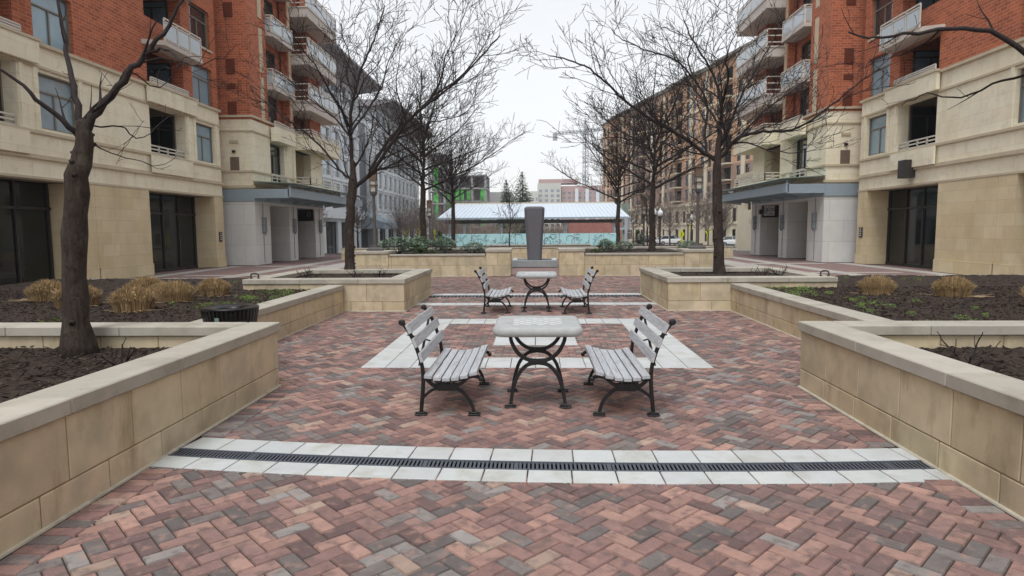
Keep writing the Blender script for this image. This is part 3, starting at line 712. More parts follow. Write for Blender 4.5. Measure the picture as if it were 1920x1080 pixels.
TR = [(.055, .5, [(1346, 288), (1350, 240), (1352, 195), (1342, 152), (1322, 112), (1298, 74), (1282, 36)]),
      (.05, -1.0, [(1338, 298), (1302, 272), (1258, 244), (1222, 224), (1180, 196), (1142, 160), (1106, 130), (1066, 112), (1030, 104)]),
      (.045, -1.2, [(1356, 292), (1384, 258), (1430, 247), (1476, 245), (1512, 231), (1560, 196), (1604, 160), (1650, 128)]),
      (.04, 1.3, [(1326, 288), (1322, 245), (1326, 195), (1304, 152), (1262, 110), (1206, 92), (1168, 74), (1146, 56)]),
      (.038, 1.0, [(1354, 262), (1376, 214), (1396, 168), (1424, 118), (1452, 70), (1468, 30)]), (.032, 1.8, [(1350, 240), (1318, 190), (1290, 150), (1268, 104), (1240, 60)]),
      (.03, -1.8, [(1352, 200), (1366, 150), (1362, 105), (1382, 60)]), (.028, 2, [(1384, 258), (1420, 220), (1456, 190), (1500, 160), (1530, 128)]), (.026, -1.9, [(1260, 244), (1226, 252), (1190, 262), (1150, 256), (1120, 262)]),
      (.026, -1.0, [(1360, 275), (1400, 268), (1440, 282), (1490, 286), (1530, 280)]), (.024, 1, [(1304, 152), (1290, 110), (1302, 70), (1294, 30)]), (.022, -2, [(1302, 272), (1270, 282), (1240, 268), (1206, 278)])]
px_tree('plaza_tree', -4.8, 16.4, .56, 'nearest bare tree on the left, rising from the square planter', [(656, 520, .125), (656, 480, .105), (655, 430, .1), (658, 385, .098), (662, 345, .095), (661, 325, .066), (660, 300, .05)], TL, 3, PN)
px_tree('plaza_tree', 4.65, 16.2, .56, 'nearest bare tree on the right, rising from the square planter', [(1350, 520, .125), (1348, 480, .105), (1346, 430, .1), (1344, 380, .098), (1345, 325, .096), (1346, 285, .066), (1349, 255, .05)], TR, 5, PN)
# half seen trees in the nearest planters (their limbs reach into the picture from the sides)
px_tree('plaza_tree', -4.45, 6.2, .47, 'thick dark tree in the nearest left planter, mostly at the edge of the picture', [(148, 672, .12), (142, 560, .1), (140, 440, .095), (146, 330, .09), (158, 270, .07), (152, 225, .045)],
        [(.052, .2, [(155, 250), (196, 192), (240, 138), (274, 102), (304, 66), (328, 26), (352, -20)]), (.05, .6, [(150, 250), (140, 180), (128, 110), (110, 30), (100, -60)]), (.045, -.4, [(150, 260), (100, 210), (40, 160), (-40, 100)]),
         (.016, 1.0, [(205, 180), (240, 130), (300, 108), (360, 120), (420, 108), (448, 84)]), (.014, 1.4, [(160, 240), (230, 236), (260, 262), (300, 232), (340, 210)]), (.013, .8, [(158, 260), (200, 285), (250, 300), (300, 312), (330, 290)]),
         (.012, 1.0, [(240, 138), (256, 142), (300, 166), (345, 112), (400, 112)]), (.02, -.4, [(274, 102), (300, 92), (330, 104), (350, 128)])],
        8, dict(PN, sp=(.6, .34, .25), len=(.9, .45, .22), rmin=.0026, lv=2))
px_tree('plaza_tree', 5.6, 6.3, .47, 'tree beyond the right edge whose thin boughs hang in at the top corner', [(2075, 690, .12), (2080, 560, .1), (2078, 430, .09), (2070, 280, .08), (2060, 200, .07)],
        [(.04, .3, [(2060, 210), (1960, 130), (1860, 60), (1760, 58), (1690, 66), (1640, 72), (1590, 62)]), (.04, .6, [(2070, 200), (2060, 100), (2080, 0), (2060, -80)]), (.02, .8, [(1960, 130), (1880, 150), (1800, 180), (1740, 176), (1690, 196)]), (.012, 1.2, [(1760, 58), (1700, 100), (1660, 110), (1620, 130)])],
        12, dict(PN, sp=(.7, .4, .3), len=(.8, .4, .2), rmin=.0026, lv=2))
def gen_tree(seed, hfork=2.55, H=7.6, spread=4.1, nl=11, r=.118, P=PM, **k):
    rg = random.Random(seed); tr = [(Vector((0, 0, -.05)), r*1.25), (Vector((.02, 0, .5)), r*1.02), (Vector((-.01, .02, 1.5)), r), (Vector((.02, 0, hfork)), r*.95), (Vector((.02, 0, hfork+.5)), r*.6)]
    lm = [([Vector((.02, 0, hfork+.2)), Vector((.08, .05, hfork+1.6)), Vector((-.05, .1, hfork+3.2)), Vector((.1, 0, H))], r*.62)]
    for i in range(nl):
        a = i*2.4+rg.uniform(-.3, .3); z = hfork+.05+(i/nl)*1.9; s = spread*rg.uniform(.7, 1.08)*(1-.45*i/nl); h = (H-z)*(rg.uniform(.22, .5) if i < nl*.5 else rg.uniform(.5, .85))
        ca, sa = math.cos(a), math.sin(a)
        lm.append(([Vector((.03*ca, .03*sa, z)), Vector((s*.3*ca, s*.3*sa, z+h*.25)), Vector((s*.65*ca, s*.65*sa, z+h*.55)), Vector((s*ca, s*sa, z+h))], r*rg.uniform(.38, .55)))
    return tr, lm
tr, lm = gen_tree(21); g1 = make_tree('plaza_tree', (-4.72, 27, .72), 'second bare tree on the left, standing in shrubs behind the far wall', 'tree', 'bare trees along the plaza', tr, lm, 21, PM)
tr, lm = gen_tree(34); g2 = make_tree('plaza_tree', (4.88, 27, .72), 'second bare tree on the right, standing behind the far wall', 'tree', 'bare trees along the plaza', tr, lm, 34, PM)
clone(g2, (-4.72, 37.2, .55), 'third bare tree on the left, in front of the white pavilion roof', 2.2)
clone(g1, (4.78, 37.2, .55), 'third bare tree on the right, at the corner of the white pavilion roof', .9)
# far bare trees
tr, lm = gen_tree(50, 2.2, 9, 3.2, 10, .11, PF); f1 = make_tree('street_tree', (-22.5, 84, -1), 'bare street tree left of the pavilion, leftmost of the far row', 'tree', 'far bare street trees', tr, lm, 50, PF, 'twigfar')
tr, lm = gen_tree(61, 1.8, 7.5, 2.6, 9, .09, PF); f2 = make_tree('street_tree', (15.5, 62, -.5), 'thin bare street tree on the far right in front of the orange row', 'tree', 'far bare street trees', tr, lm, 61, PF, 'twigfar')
for i, (x, y, s_, q, lab) in enumerate(((-19.5, 70, .9, 0, 'bare street tree behind the left lamp post'), (-16.2, 88, 1.05, 1, 'bare street tree just right of the left lamp post'), (-24, 103, 1.2, 0, 'tall pale bare tree far behind the left shrubs'),
        (-20.5, 108, 1.1, 1, 'bare tree far behind, above the leftmost yellow sign'), (-18.6, 92, .85, 1, 'small bare tree above the middle yellow sign on the left'), (-28, 112, 1.3, 0, 'broad bare tree farthest back on the left'), (-13.5, 104, .95, 1, 'bare tree beside the left end of the pavilion'),
        (-22, 62, .8, 1, 'bare street tree at the white building corner behind the left entrance'), (-15.2, 118, 1.1, 0, 'grey bare tree right behind the pavilion left gable'), (20.6, 72, 1.0, 1, 'bare street tree right of the right lamp post'), (17.5, 84, .9, 0, 'bare street tree behind the globe lamp'),
        (23.5, 88, 1.0, 1, 'bare tree in front of the orange row, left of the white car'), (27.5, 95, .9, 0, 'bare tree beside the white parked car on the right'), (19.5, 55, .62, 1, 'young bare tree by the right entrance columns'), (20.9, 110, 1.1, 0, 'bare tree far back on the right side of the pavilion'),
        (-12.6, 66, .62, 1, 'small bare tree between the second and third left trunks'), (-15.5, 74, .8, 0, 'bare tree left of the second left trunk, above the shrubs'), (-10.5, 76, .7, 1, 'small bare tree right of the second left trunk'), (-13, 126, 1.2, 0, 'pale bare tree peeping over the pavilion left end'),
        (-17.5, 98, 1.0, 0, 'bare tree above the second yellow sign on the left'), (-26, 124, 1.3, 1, 'bare tree far back below the white block canopy'), (-20.2, 58, .7, 0, 'young bare tree behind the nearest left trunk'), (23, 120, 1.2, 1, 'bare tree at the far end of the orange row'), (17, 112, 1.0, 0, 'grey bare tree right behind the silver post'))):
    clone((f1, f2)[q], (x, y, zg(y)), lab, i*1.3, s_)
PS = dict(PF, rmin=.008)
tr, lm = gen_tree(70, 1.1, 4.2, 1.0, 7, .04, PS); sp_ = make_tree('sapling', (-1.7, 42.5, .0), 'slender bare sapling left of the granite pillar', 'sapling', 'bare saplings by the fence', tr, lm, 70, PS)
clone(sp_, (7.4, 42.5, .0), 'slender bare sapling right of the granite pillar, before the pavilion', 2, 1.1)
# grass tufts
def make_tuft(loc, label, rad, h, seed):
    rg = random.Random(seed); b = MB()
    for _ in range(1900):
        a = rg.uniform(0, 6.28); q = math.sqrt(rg.random()); base = Vector((math.cos(a)*q*rad*.92, math.sin(a)*q*rad*.92, 0))
        out = Vector((math.cos(a), math.sin(a), 0)); hh = h*rg.uniform(.7, 1.05)*(1-.42*q*q); sp = rad*(.06+.42*q)*rg.uniform(.4, 1.1)
        p1 = base+Vector((0, 0, hh*.55))+out*sp*.25; p2 = base+Vector((0, 0, hh*.9))+out*sp*.62; p3 = base+Vector((0, 0, hh*rg.uniform(.75, 1.02)))+out*sp
        w = Vector((-out.y, out.x, 0)); w.rotate(Matrix.Rotation(rg.uniform(-1.2, 1.2), 3, 'Z')); w *= .0042
        f = rg.uniform(.55, 1.2); b.c = (f, f*rg.uniform(.9, 1.05), f*rg.uniform(.75, 1.05))
        b.add([base-w, base+w, p1+w, p1-w, p2+w*.8, p2-w*.8, p3], [(0, 1, 2, 3), (3, 2, 4, 5), (5, 4, 6)])
    for _ in range(16):
        a = rg.uniform(0, 6.28); p = Vector((math.cos(a), math.sin(a), 0)); L = rg.uniform(.2, .45); s0 = p*rad*.5+Vector((0, 0, .03)); e = s0+Vector((math.cos(a+rg.uniform(-.8, .8)), math.sin(a+rg.uniform(-.8, .8)), .05))*L
        b.c = (1.15, 1.2, 1.3); b.tube([s0, e], .003, 3)
    o = b.build('ornamental_grass', MT['grass'], norm=False); o.location = loc
    return tag(o, label, 'grass tuft', 'dead ornamental grasses in the mulch beds')
tf = [make_tuft((-6.15, 12.0, .44), 'rounded tan grass tuft nearest the iron hoop, rightmost in the left bed', .26, .40, 1), make_tuft((-6.35, 11.0, .44), 'wide tan grass tuft second from the right in the left bed', .30, .43, 2)]
for i, (x, y, z, s_, lab) in enumerate(((-6.3, 9.75, .44, 1.12, 'large front tan grass tuft lowest in the left bed'), (-7.6, 12.2, .44, 1.0, 'tan grass tuft at the back of the left bed near the picture edge'), (-6.95, 11.6, .44, .85, 'small tan grass tuft between the back and front tufts on the left'),
        (-7.6, 10.3, .44, 1.05, 'tan grass tuft outermost left beside the front tuft'), (-8.8, 11.2, .44, 1.1, 'far left tan grass tuft beyond the bed centre'), (6.25, 11.9, .44, .92, 'single tan grass tuft at the right end of the right bed'), (7.3, 11.4, .44, 1.05, 'tan grass tuft farther right beyond the single right one'), (7.8, 9.9, .44, 1.1, 'tan grass tuft low in the right bed by the planter'))):
    c = tf[i % 2].copy(); COL.objects.link(c); c.location = (x, y, z); c.scale = (s_,)*3; c.rotation_euler = (0, 0, i*1.1); c['label'] = lab
# green sprouts: ground cover
def cover(name, spots, seed, label):
    rg = random.Random(seed); b = MB()
    for x, y, z, r_, n in spots:
        for _ in range(n):
            a = rg.uniform(0, 6.28); q = r_*rg.random()**.6; p = Vector((x+q*math.cos(a), y+q*math.sin(a), z+rg.uniform(.0, .05)))
            u = Vector((rg.uniform(-1, 1), rg.uniform(-1, 1), rg.uniform(-.2, .8))).normalized()*rg.uniform(.012, .028); v = u.orthogonal().normalized()*.009
            f = rg.uniform(.6, 1.35); b.c = (f*rg.uniform(.85, 1.3), f, f*.8); b.add([p-v*.5, p+u*.5+v, p+u, p+u*.5-v], [(0, 1, 2, 3)])
    o = b.build(name, MT['sprout'], norm=False); return tag(o, label, 'ground cover', kind='stuff')
rg = random.Random(4); spots = {-1: [], 1: []}
for sx in (-1, 1):
    for _ in range(26): spots[sx].append((sx*rg.uniform(4.5, 5.4), rg.uniform(9.5, 13), .47, rg.uniform(.06, .2), 55))
    for _ in range(12): spots[sx].append((sx*rg.uniform(4.5, 6.6), rg.uniform(7.0, 10.5), .47, rg.uniform(.04, .1), 45))
    for _ in range(8): spots[sx].append((sx*rg.uniform(6.2, 9), rg.uniform(14, 16), .49, rg.uniform(.05, .15), 30))
cover('ground_cover', spots[-1], 5, 'low green and yellowish sprouts dotted over the left mulch bed'); cover('ground_cover', spots[1], 6, 'low green and yellowish sprouts dotted over the right mulch bed')
# pruned rose stumps
PR = dict(rmin=.004, lv=1, sp=(.1,), len=(.16,), ref=(.4,), up=(.05,), t0=.3)
def stump(loc, label, seed, s_=1, n=6):
    rg = random.Random(seed); b = MB()
    for i in range(n):
        a = i*2.4+rg.uniform(-.4, .4); d = Vector((math.cos(a)*rg.uniform(.3, 1), math.sin(a)*rg.uniform(.3, 1), rg.uniform(.5, 1)))
        limb(b, bpath((0, 0, -.02), d, rg.uniform(.16, .34)*s_, 5, rg, .04, .22), .011*s_, .006*s_, 0, rg, PR)
    o = b.build('rose_stump', MT['twig'], norm=False); o.location = loc; return tag(o, label, 'bare shrub', 'pruned bare shrubs in the planters')
stump((-3.72, 5.55, .47), 'pruned bare rose stump in the nearest left planter', 1)
stump((3.72, 5.55, .47), 'pruned bare twigs at the inner corner of the nearest right planter', 2)
for i, (x, y, lab) in enumerate(((-5.3, 14.6, 'bare pruned twigs left of the left tree trunk'), (-4.1, 14.4, 'bare pruned twigs just right of the left tree trunk'), (-3.5, 14.3, 'bare pruned twigs at the inner corner of the left square planter'), (5.5, 14.6, 'tallest bare pruned twigs right of the right tree trunk'), (5.0, 14.3, 'bare pruned twigs close behind the coping right of the right trunk'))):
    stump((x, y, .57), lab, 10+i, 1.05, 8)
# leafy shrubs
def shrub(name, loc, label, rx, ry, h, n, seed, mat='leaf', llen=.12, group='green shrubs behind the far wall', cone=False):
    rg = random.Random(seed); root = empty(name, loc, label, 'shrub', group); st = MB(); b = MB()
    for _ in range(9): limb(st, bpath((0, 0, 0), (rg.uniform(-1, 1)*rx, rg.uniform(-1, 1)*ry, h*.9), h*.85, 5, rg, .02, .15), .016, .006, 9, rg, dict(lv=0, rmin=.006))
    st.build('stem', MT['twig'], root, norm=False)
    for _ in range(n):
        a = rg.uniform(0, 6.28); zz = rg.random()
        prof = (1-zz)*.95+.08 if cone else math.sqrt(max(.05, 1-(2*abs(zz-.42))**2*.8))
        q = prof*rg.uniform(.45, 1)**.6; lump = 1+.22*math.sin(a*3+seed)+.12*math.sin(a*7+zz*5)
        p = Vector((rx*q*math.cos(a)*lump, ry*q*math.sin(a)*lump, h*(.14+zz*.86)*(1+.08*math.sin(a*4))))
        f0 = rg.uniform(.55, 1.3)
        for k in range(7):
            an = k*.9+rg.random(); u = Vector((math.cos(an), math.sin(an), rg.uniform(-.35, .5)))*llen*rg.uniform(.6, 1.1); v = Vector((-math.sin(an), math.cos(an), rg.uniform(-.3, .3)))*llen*.2
            f = f0*rg.uniform(.8, 1.2); b.c = (f, f, f*rg.uniform(.85, 1.15)); b.add([p, p+u*.5+v, p+u, p+u*.5-v], [(0, 1, 2, 3)])
    b.build('foliage', MT[mat], root, norm=False); return root
s1 = shrub('leafy_shrub', (-5.45, 25.4, .72), 'widest green shrub, leftmost behind the left far wall', .9, .55, .66, 430, 1)
s2 = shrub('leafy_shrub', (-4.75, 26.2, .74), 'dense green shrub around the second left tree trunk', .56, .5, .66, 300, 2)
clone(s2, (-3.75, 26.4, .74), 'green shrub between the second and third left trunks', 1.0, .95); clone(s1, (-2.5, 26.2, .74), 'small open green shrub nearest the left end pier', .5, .62)
clone(s2, (2.9, 26.6, .74), 'low green shrub nearest the right end pier', 1.7, .75); clone(s1, (3.75, 27.6, .74), 'green shrub beside the tall silver post on the right', 2.4, .6)
clone(s1, (5.95, 25.0, .74), 'broad green shrub at the right corner pier below the yellow sign', .9, .66)
s3 = shrub('low_plant', (-4.25, 23.6, .74), 'low yellow green plant against the left far wall by the trunk', .26, .2, .3, 70, 5, 'sprout', .08, 'low plants behind the far wall')
clone(s3, (-3.75, 23.6, .74), 'smallest yellow green plant left of the left far shrub', 1, .7); clone(s3, (2.3, 23.8, .74), 'wide low green plant right of the right end pier', 1, (2.0, 1, .7))
c1 = shrub('conical_shrub', (-6.1, 41, .2), 'dark green conical evergreen left of the teal fence', .62, .62, 1.35, 420, 8, 'conifer', .1, 'dark evergreens by the fence', True)
clone(c1, (6.55, 41, .2), 'dark green conical evergreen right of the teal fence by the silver post', .8, 1.0)
def conifer(loc, label, h, r_, seed):
    rg = random.Random(seed); root = empty('conifer', loc, label, 'evergreen tree', 'conifers behind the pavilion')
    MB().tube([(0, 0, 0), (.05, 0, h*.5), (0, 0, h)], [.22, .14, .03], 8).build('trunk', MT['bark'], root)
    b = MB(); z = h*.12
    while z < h*.985:
        q = (1-z/h)**.85; n = int(7+9*q)
        for k in range(n):
            a = k*6.28/n+rg.random(); L = r_*q*rg.uniform(.7, 1.1)+.15; d = Vector((math.cos(a), math.sin(a), rg.uniform(-.25, .12)))
            m_ = max(3, int(L/.28))
            for i in range(m_):
                p = Vector((0, 0, z))+d*L*(i+.6)/m_+Vector((0, 0, -.12*L*((i+.6)/m_)**2)); f = rg.uniform(.55, 1.35)
                for _ in range(4):
                    u = Vector((d.x+rg.uniform(-.8, .8), d.y+rg.uniform(-.8, .8), rg.uniform(-.55, .25)))*.6*(.3+.7*q); v = u.cross(Vector((rg.uniform(-.4, .4), rg.uniform(-.4, .4), 1))).normalized()*.2*(.35+.65*q)
                    b.c = (f, f, f*.9); b.add([p, p+u*.5+v, p+u, p+u*.5-v], [(0, 1, 2, 3)])
        z += .26
    for k in range(14):
        a = k*.9; u = Vector((math.cos(a)*.25, math.sin(a)*.25, .5)); p = Vector((0, 0, h*.93+k*.06)); v = Vector((-math.sin(a), math.cos(a), 0))*.1; b.add([p, p+u*.5+v, p+u, p+u*.5-v], [(0, 1, 2, 3)])
    b.build('crown', MT['conifer'], root, norm=False); return root
conifer((-2.3, 118, -1), 'tall green conifer rising behind the pavilion roof', 12.9, 4.1, 1); conifer((-5.3, 120, -1), 'slimmer dark conifer left of the tall one behind the pavilion', 11.5, 2.9, 2)
b2 = conifer((-2.0, 108, -1), 'low dark conifer seen beneath the pavilion roof beside the pillar', 5.0, 2.6, 3)
# ================================================================== BUILDINGS
def facade(mb, axis, pos, th, u0, u1, z0, z1, holes, back=True):
    """wall in the plane axis=pos, thickness th (signed), with rectangular holes; only exposed faces are made"""
    us = sorted({u0, u1} | {a for h in holes for a in h[:2] if u0 < a < u1}); zs = sorted({z0, z1} | {a for h in holes for a in h[2:4] if z0 < a < z1})
    def solid(i, j):
        if not (0 <= i < len(us)-1 and 0 <= j < len(zs)-1): return False
        u, z = (us[i]+us[i+1])/2, (zs[j]+zs[j+1])/2
        return not any(h[0] < u < h[1] and h[2] < z < h[3] for h in holes)
    def P(u, w, z): return (w, u, z) if axis == 'x' else (u, w, z)
    a, b = pos, pos+th
    for i in range(len(us)-1):
        for j in range(len(zs)-1):
            if not solid(i, j): continue
            A, B, C, D = us[i], us[i+1], zs[j], zs[j+1]
            mb.poly([P(A, a, C), P(B, a, C), P(B, a, D), P(A, a, D)])
            if back: mb.poly([P(A, b, C), P(A, b, D), P(B, b, D), P(B, b, C)])
            for di, dj, e in ((-1, 0, (A, C, A, D)), (1, 0, (B, C, B, D)), (0, -1, (A, C, B, C)), (0, 1, (A, D, B, D))):
                if not solid(i+di, j+dj): mb.poly([P(e[0], a, e[1]), P(e[2], a, e[3]), P(e[2], b, e[3]), P(e[0], b, e[1])])
WIN = {}
def window(root, key, axis, pos, u0, z0, w, h, sgn, gl='glass', fr='frame', transom=.68, mull=1, depth=.08):
    """window object (frame) with a pane child; shared mesh per key. sgn: direction the glass faces along the axis"""
    k = (key, axis, round(w, 3), round(h, 3), sgn, gl, fr)
    if k not in WIN:
        f, p = MB(), MB(); t = .055
        def B(mb, a, b, c, d, q0, q1):
            q0, q1 = sorted((q0*sgn, q1*sgn))
            mb.box(q0, q1, a, b, c, d) if axis == 'x' else mb.box(a, b, q0, q1, c, d)
        B(f, 0, w, 0, t, 0, depth); B(f, 0, w, h-t, h, 0, depth); B(f, 0, t, t, h-t, 0, depth); B(f, w-t, w, t, h-t, 0, depth)
        if transom: B(f, t, w-t, h*transom-t/2, h*transom+t/2, 0, depth*.85)
        for i in range(mull):
            c = w*(i+1)/(mull+1); B(f, c-t/2, c+t/2, t, (h*transom-t/2) if transom else h-t, 0, depth*.8)
        B(p, t, w-t, t, h-t, .012, .024)
        fo = f.build('window', MT[fr], root); p.build('pane', MT[gl], fo); WIN[k] = fo
    else: fo = inst('window', WIN[k], root)
    fo.location = (pos, u0, z0) if axis == 'x' else (u0, pos, z0)
    return fo
def railing(root, p, q, z0, h, posts=3, panel=False, name='railing', two=True):
    b = MB(); p, q = Vector((*p, 0)), Vector((*q, 0))
    zs = (h, h*.86) if panel else (h, h*.62, h*.24)
    for zz in zs: b.beam(p+Vector((0, 0, z0+zz)), q+Vector((0, 0, z0+zz)), .05, .05)
    if panel: b.beam(p+Vector((0, 0, z0+.06)), q+Vector((0, 0, z0+.06)), .04, .04)
    for i in range(posts+1):
        c = p.lerp(q, i/posts); b.box(c.x-.025, c.x+.025, c.y-.025, c.y+.025, z0, z0+h)
    o = b.build(name, MT['rail'], root)
    if panel:
        g_ = MB()
        for i in range(posts):
            a, c = p.lerp(q, (i+.08)/posts), p.lerp(q, (i+.92)/posts)
            g_.beam(a+Vector((0, 0, z0+.09+h*.36)), c+Vector((0, 0, z0+.09+h*.36)), .02, h*.68)
        g_.build('railing_glass', MT['rpanel'], o)
    return o
def text_mesh(txt, size, mat, name, parent, mx):
    cu = bpy.data.curves.new(name, 'FONT'); cu.body = txt; cu.size = size; cu.extrude = .004; cu.align_x = 'CENTER'
    o = bpy.data.objects.new('t', cu); COL.objects.link(o)
    me = bpy.data.meshes.new_from_object(o.evaluated_get(bpy.context.evaluated_depsgraph_get())); bpy.data.objects.remove(o)
    me.materials.clear(); me.materials.append(MT[mat]); n = bpy.data.objects.new(name, me); COL.objects.link(n); n.parent = parent; n.matrix_local = mx; return n
def apartment(sx):
    root = empty('apartment_building', (0, 0, 0), 'red brick and cream stone apartment building on the %s, with steel entrance canopy' % SIDE[sx], 'building', 'apartment buildings flanking the plaza')
    X = lambda w: sx*w
    mk = lambda: MB(lambda x, y, z: (sx*x, y, z))   # mirrored builder: x is the distance from the plaza axis
    sg = -sx
    WA, YA0, YA1, WB, YB0, YB1, TOP = 14.95, -14.0, 30.4, 13.75, 31.2, 41.4, 18.0
    mods = [0, -9.0, -18.0, -27.0]
    hs, hb = [], []; wins = []; rec = []
    for m_ in mods:
        hs += [(24.5+m_, 29.6+m_, -1, 3.3)]
        for z0 in (4.84,): hs += [(28.2+m_, 29.9+m_, z0, z0+1.68), (24.85+m_, 27.45+m_, 4.7, 6.64)]
        for k, z0 in enumerate((7.4, 9.98, 12.6, 15.2)):
            hb += [(28.2+m_, 29.9+m_, z0, z0+1.7), (24.85+m_, 27.45+m_, z0-.0, z0+1.45)]
    st, br = mk(), mk()
    facade(st, 'x', WA, .45, YA0, YA1, 0, 7.35, hs); st.build('stone_wall', MT['fstone'], root, norm=False); st = mk(); facade(br, 'x', WA, .45, YA0, YA1, 7.35, TOP, hb); br.build('brick_wall', MT['brick'], root, norm=False); br = mk()
    facade(br, 'y', YA1, -.4, WA+.45, 20, 0, TOP, []); 
    br.build('brick_wall', MT['brick'], root, norm=False); br = mk()
    # block B
    s_h = [(33.0, 35.6, -1, 3.02), (36.8, 39.8, -1, 3.02)]
    w1 = mk(); facade(w1, 'x', WB, 1.05, YB0, YB1, 0, 3.15, s_h); w1.build('ground_floor', MT['wstone'], root, norm=False); w1 = mk(); facade(w1, 'y', YB0, .5, WB+1.05, 17.5, 0, 3.15, [])
    w1.build('ground_floor', MT['wstone'], root, norm=False)
    facade(st, 'x', WB, .45, YB0, YB1, 3.75, 7.1, [(33.35, 35.2, 4.2, 6.3), (36.8, 39.4, 3.9, 6.3)]); facade(st, 'y', YB0, .4, WB+.45, 18, 3.75, 7.1, [])
    st.build('stone_wall', MT['fstone'], root, norm=False)
    facade(br, 'x', WB, .38, YB0, YB1, 7.1, TOP, [(33.3, 36.2, 7.2, 17.4), (36.8, 39.5, 7.1, 17.4)]); facade(br, 'y', YB0, .4, WB+.38, 18, 7.1, TOP, [])
    facade(br, 'x', WB+.46, .3, YB0+.41, 36.78, 3.9, TOP, [(33.35, 35.6, z0, z0+2.0) for z0 in (7.2, 9.3, 11.95, 14.6)]+[(33.35, 35.2, 4.2, 6.3)], back=False)
    facade(br, 'y', YB1, -.3, WB+.6, 22, 3.3, TOP, [])
    br.build('brick_wall', MT['brick'], root, norm=False)
    # dark cores, recess floors and ceilings
    c = mk(); c.box(WA+1.9, WA+2.1, YA0, YA1-.5, 0, TOP); c.box(WB+2.2, WB+2.4, YB0+.5, YB1-.4, 0, TOP); c.box(WB+1.2, WB+1.3, YB0+.6, YB1-.4, 0, 3.2)
    c.box(WA, 22, YA0, YB1, TOP, TOP+.3); pieces(c, 'core', MT['dark'], root)
    c = mk()
    for m_ in mods:
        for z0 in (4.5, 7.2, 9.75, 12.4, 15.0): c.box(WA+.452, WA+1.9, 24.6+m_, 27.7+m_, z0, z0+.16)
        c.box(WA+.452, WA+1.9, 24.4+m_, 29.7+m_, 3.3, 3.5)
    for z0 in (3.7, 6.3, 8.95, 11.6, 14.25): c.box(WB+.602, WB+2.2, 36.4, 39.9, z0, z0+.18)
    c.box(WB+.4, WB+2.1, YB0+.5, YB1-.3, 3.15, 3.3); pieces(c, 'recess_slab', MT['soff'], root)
    # jamb walls of the deep recesses
    c = mk()
    for m_ in mods:
        for y in (24.55, 27.45): c.box(WA+.452, WA+1.88, y+m_, y+.3+m_, 7.35, TOP)
    for y in (36.48, 39.5): c.box(WB+.602, WB+2.15, y, y+.3, 7.1, TOP)
    pieces(c, 'recess_brick', MT['brick'], root)
    c = mk()
    for m_ in mods:
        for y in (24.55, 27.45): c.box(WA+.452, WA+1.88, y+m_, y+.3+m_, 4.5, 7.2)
    pieces(c, 'shaded_recess_jamb', MT['soff'], root); c = mk()  # darker soffit tone puts the recess shade into the jamb colour
    for y in (36.48, 39.42): c.box(WB+.452, WB+2.15, y, y+.3, 3.9, 6.3)
    for y in (32.8, 35.6, 39.8): c.box(WB+1.052, WB+1.19, y, y+.2, 0, 3.1)
    pieces(c, 'recess_stone', MT['pstone'], root)
    # arcade pillars clad in warm stone
    for m_ in mods[:3]:
        for a, b in ((29.6, 30.4), (21.43, 24.5)):
            q = mk(); q.box(WA-.012, WA+.96, a-.012+m_, min(b, YA1-.4)+m_+(.4 if b == 30.4 else .012), 0, 3.28); q.box(WA-.045, WA+.98, a-.045+m_, b+m_+.02, 0, .46)
            q.build('arcade_pillar', MT['pstone'], root)
        q = mk(); q.box(WA+.96, WA+1.0, 24.5+m_, 29.6+m_, .06, 3.28); gl = q.build('shop_glass', MT['dglass'], root)
        q = mk()
        for y in (24.52, 25.7, 26.9, 28.1, 29.45): q.box(WA+.9, WA+.965, y+m_, y+.07+m_, 0, 3.28)
        q.box(WA+.9, WA+.96, 24.5+m_, 29.6+m_, 2.42, 2.5); q.box(WA+.9, WA+.96, 24.5+m_, 29.6+m_, 0, .1); q.build('glazing_bar', MT['dframe'], gl)
    # ledges
    q = mk()
    for z, h, o in ((3.3, .07, .03), (3.9, .12, .09), (4.66, .09, .07), (6.62, .07, .06), (7.3, .1, .1)):
        q.box(WA-o, WA-.001, YA0, YA1+.05, z, z+h)
        if z > 3.7: q.box(WB-o, WB-.001, YB0-.06, YB1, z-.1, z-.1+h); q.box(WB-.0, 17.5, YB0-o, YB0-.001, z-.1, z-.1+h)
    for m_ in mods:   # protruding stone balcony fronts
        q.box(WA-.24, WA-.101, 24.6+m_, 28.2+m_, 7.36, 7.44)
        for z0 in (9.9, 12.5, 15.1): q.box(WA-.07, WA-.002, 28.1+m_, 30.0+m_, z0-.02, z0+.07)
    pieces(q, 'ledge', MT['fledge'], root)
    q = mk()
    for m_ in mods:
        q.box(WA-.2, WA-.062, 24.65+m_, 28.15+m_, 6.7, 7.36); q.box(WA-.16, WA-.092, 24.65+m_, 27.6+m_, 4.0, 4.66)
        for y in (27.5, 28.05, 29.95): q.box(WA-.05, WA-.002, y+m_, y+.16+m_, 4.76, 6.62)
    q.box(WB-.42, WB-.1, 33.3, 35.9, 6.35, 7.05); q.box(WB-.06, WB-.002, 35.4, 35.75, 3.92, 6.3); q.box(WB-.06, WB-.002, 36.4, 36.75, 3.92, 6.3)
    pieces(q, 'stone_balcony', MT['fstone'], root)
    q = mk(); q.box(WB-1.03, WB+.6, 36.7, 42, 6.3, 7.02); q.box(WB-1.1, WB+.6, 36.64, 42.05, 7.02, 7.1); pieces(q, 'stone_balcony', MT['fstone'], root)
    # brick details: pale strips, soldier louvres, vents
    q = mk()
    for a, b in ((32.45, 32.85), (36.35, 36.65)):
        for z0 in (7.15, 9.55, 12.2, 14.85): q.box(WB-.02, WB-.001, a, b, z0+.1, z0+2.25)
    pieces(q, 'stone_strip', MT['fledge'], root)
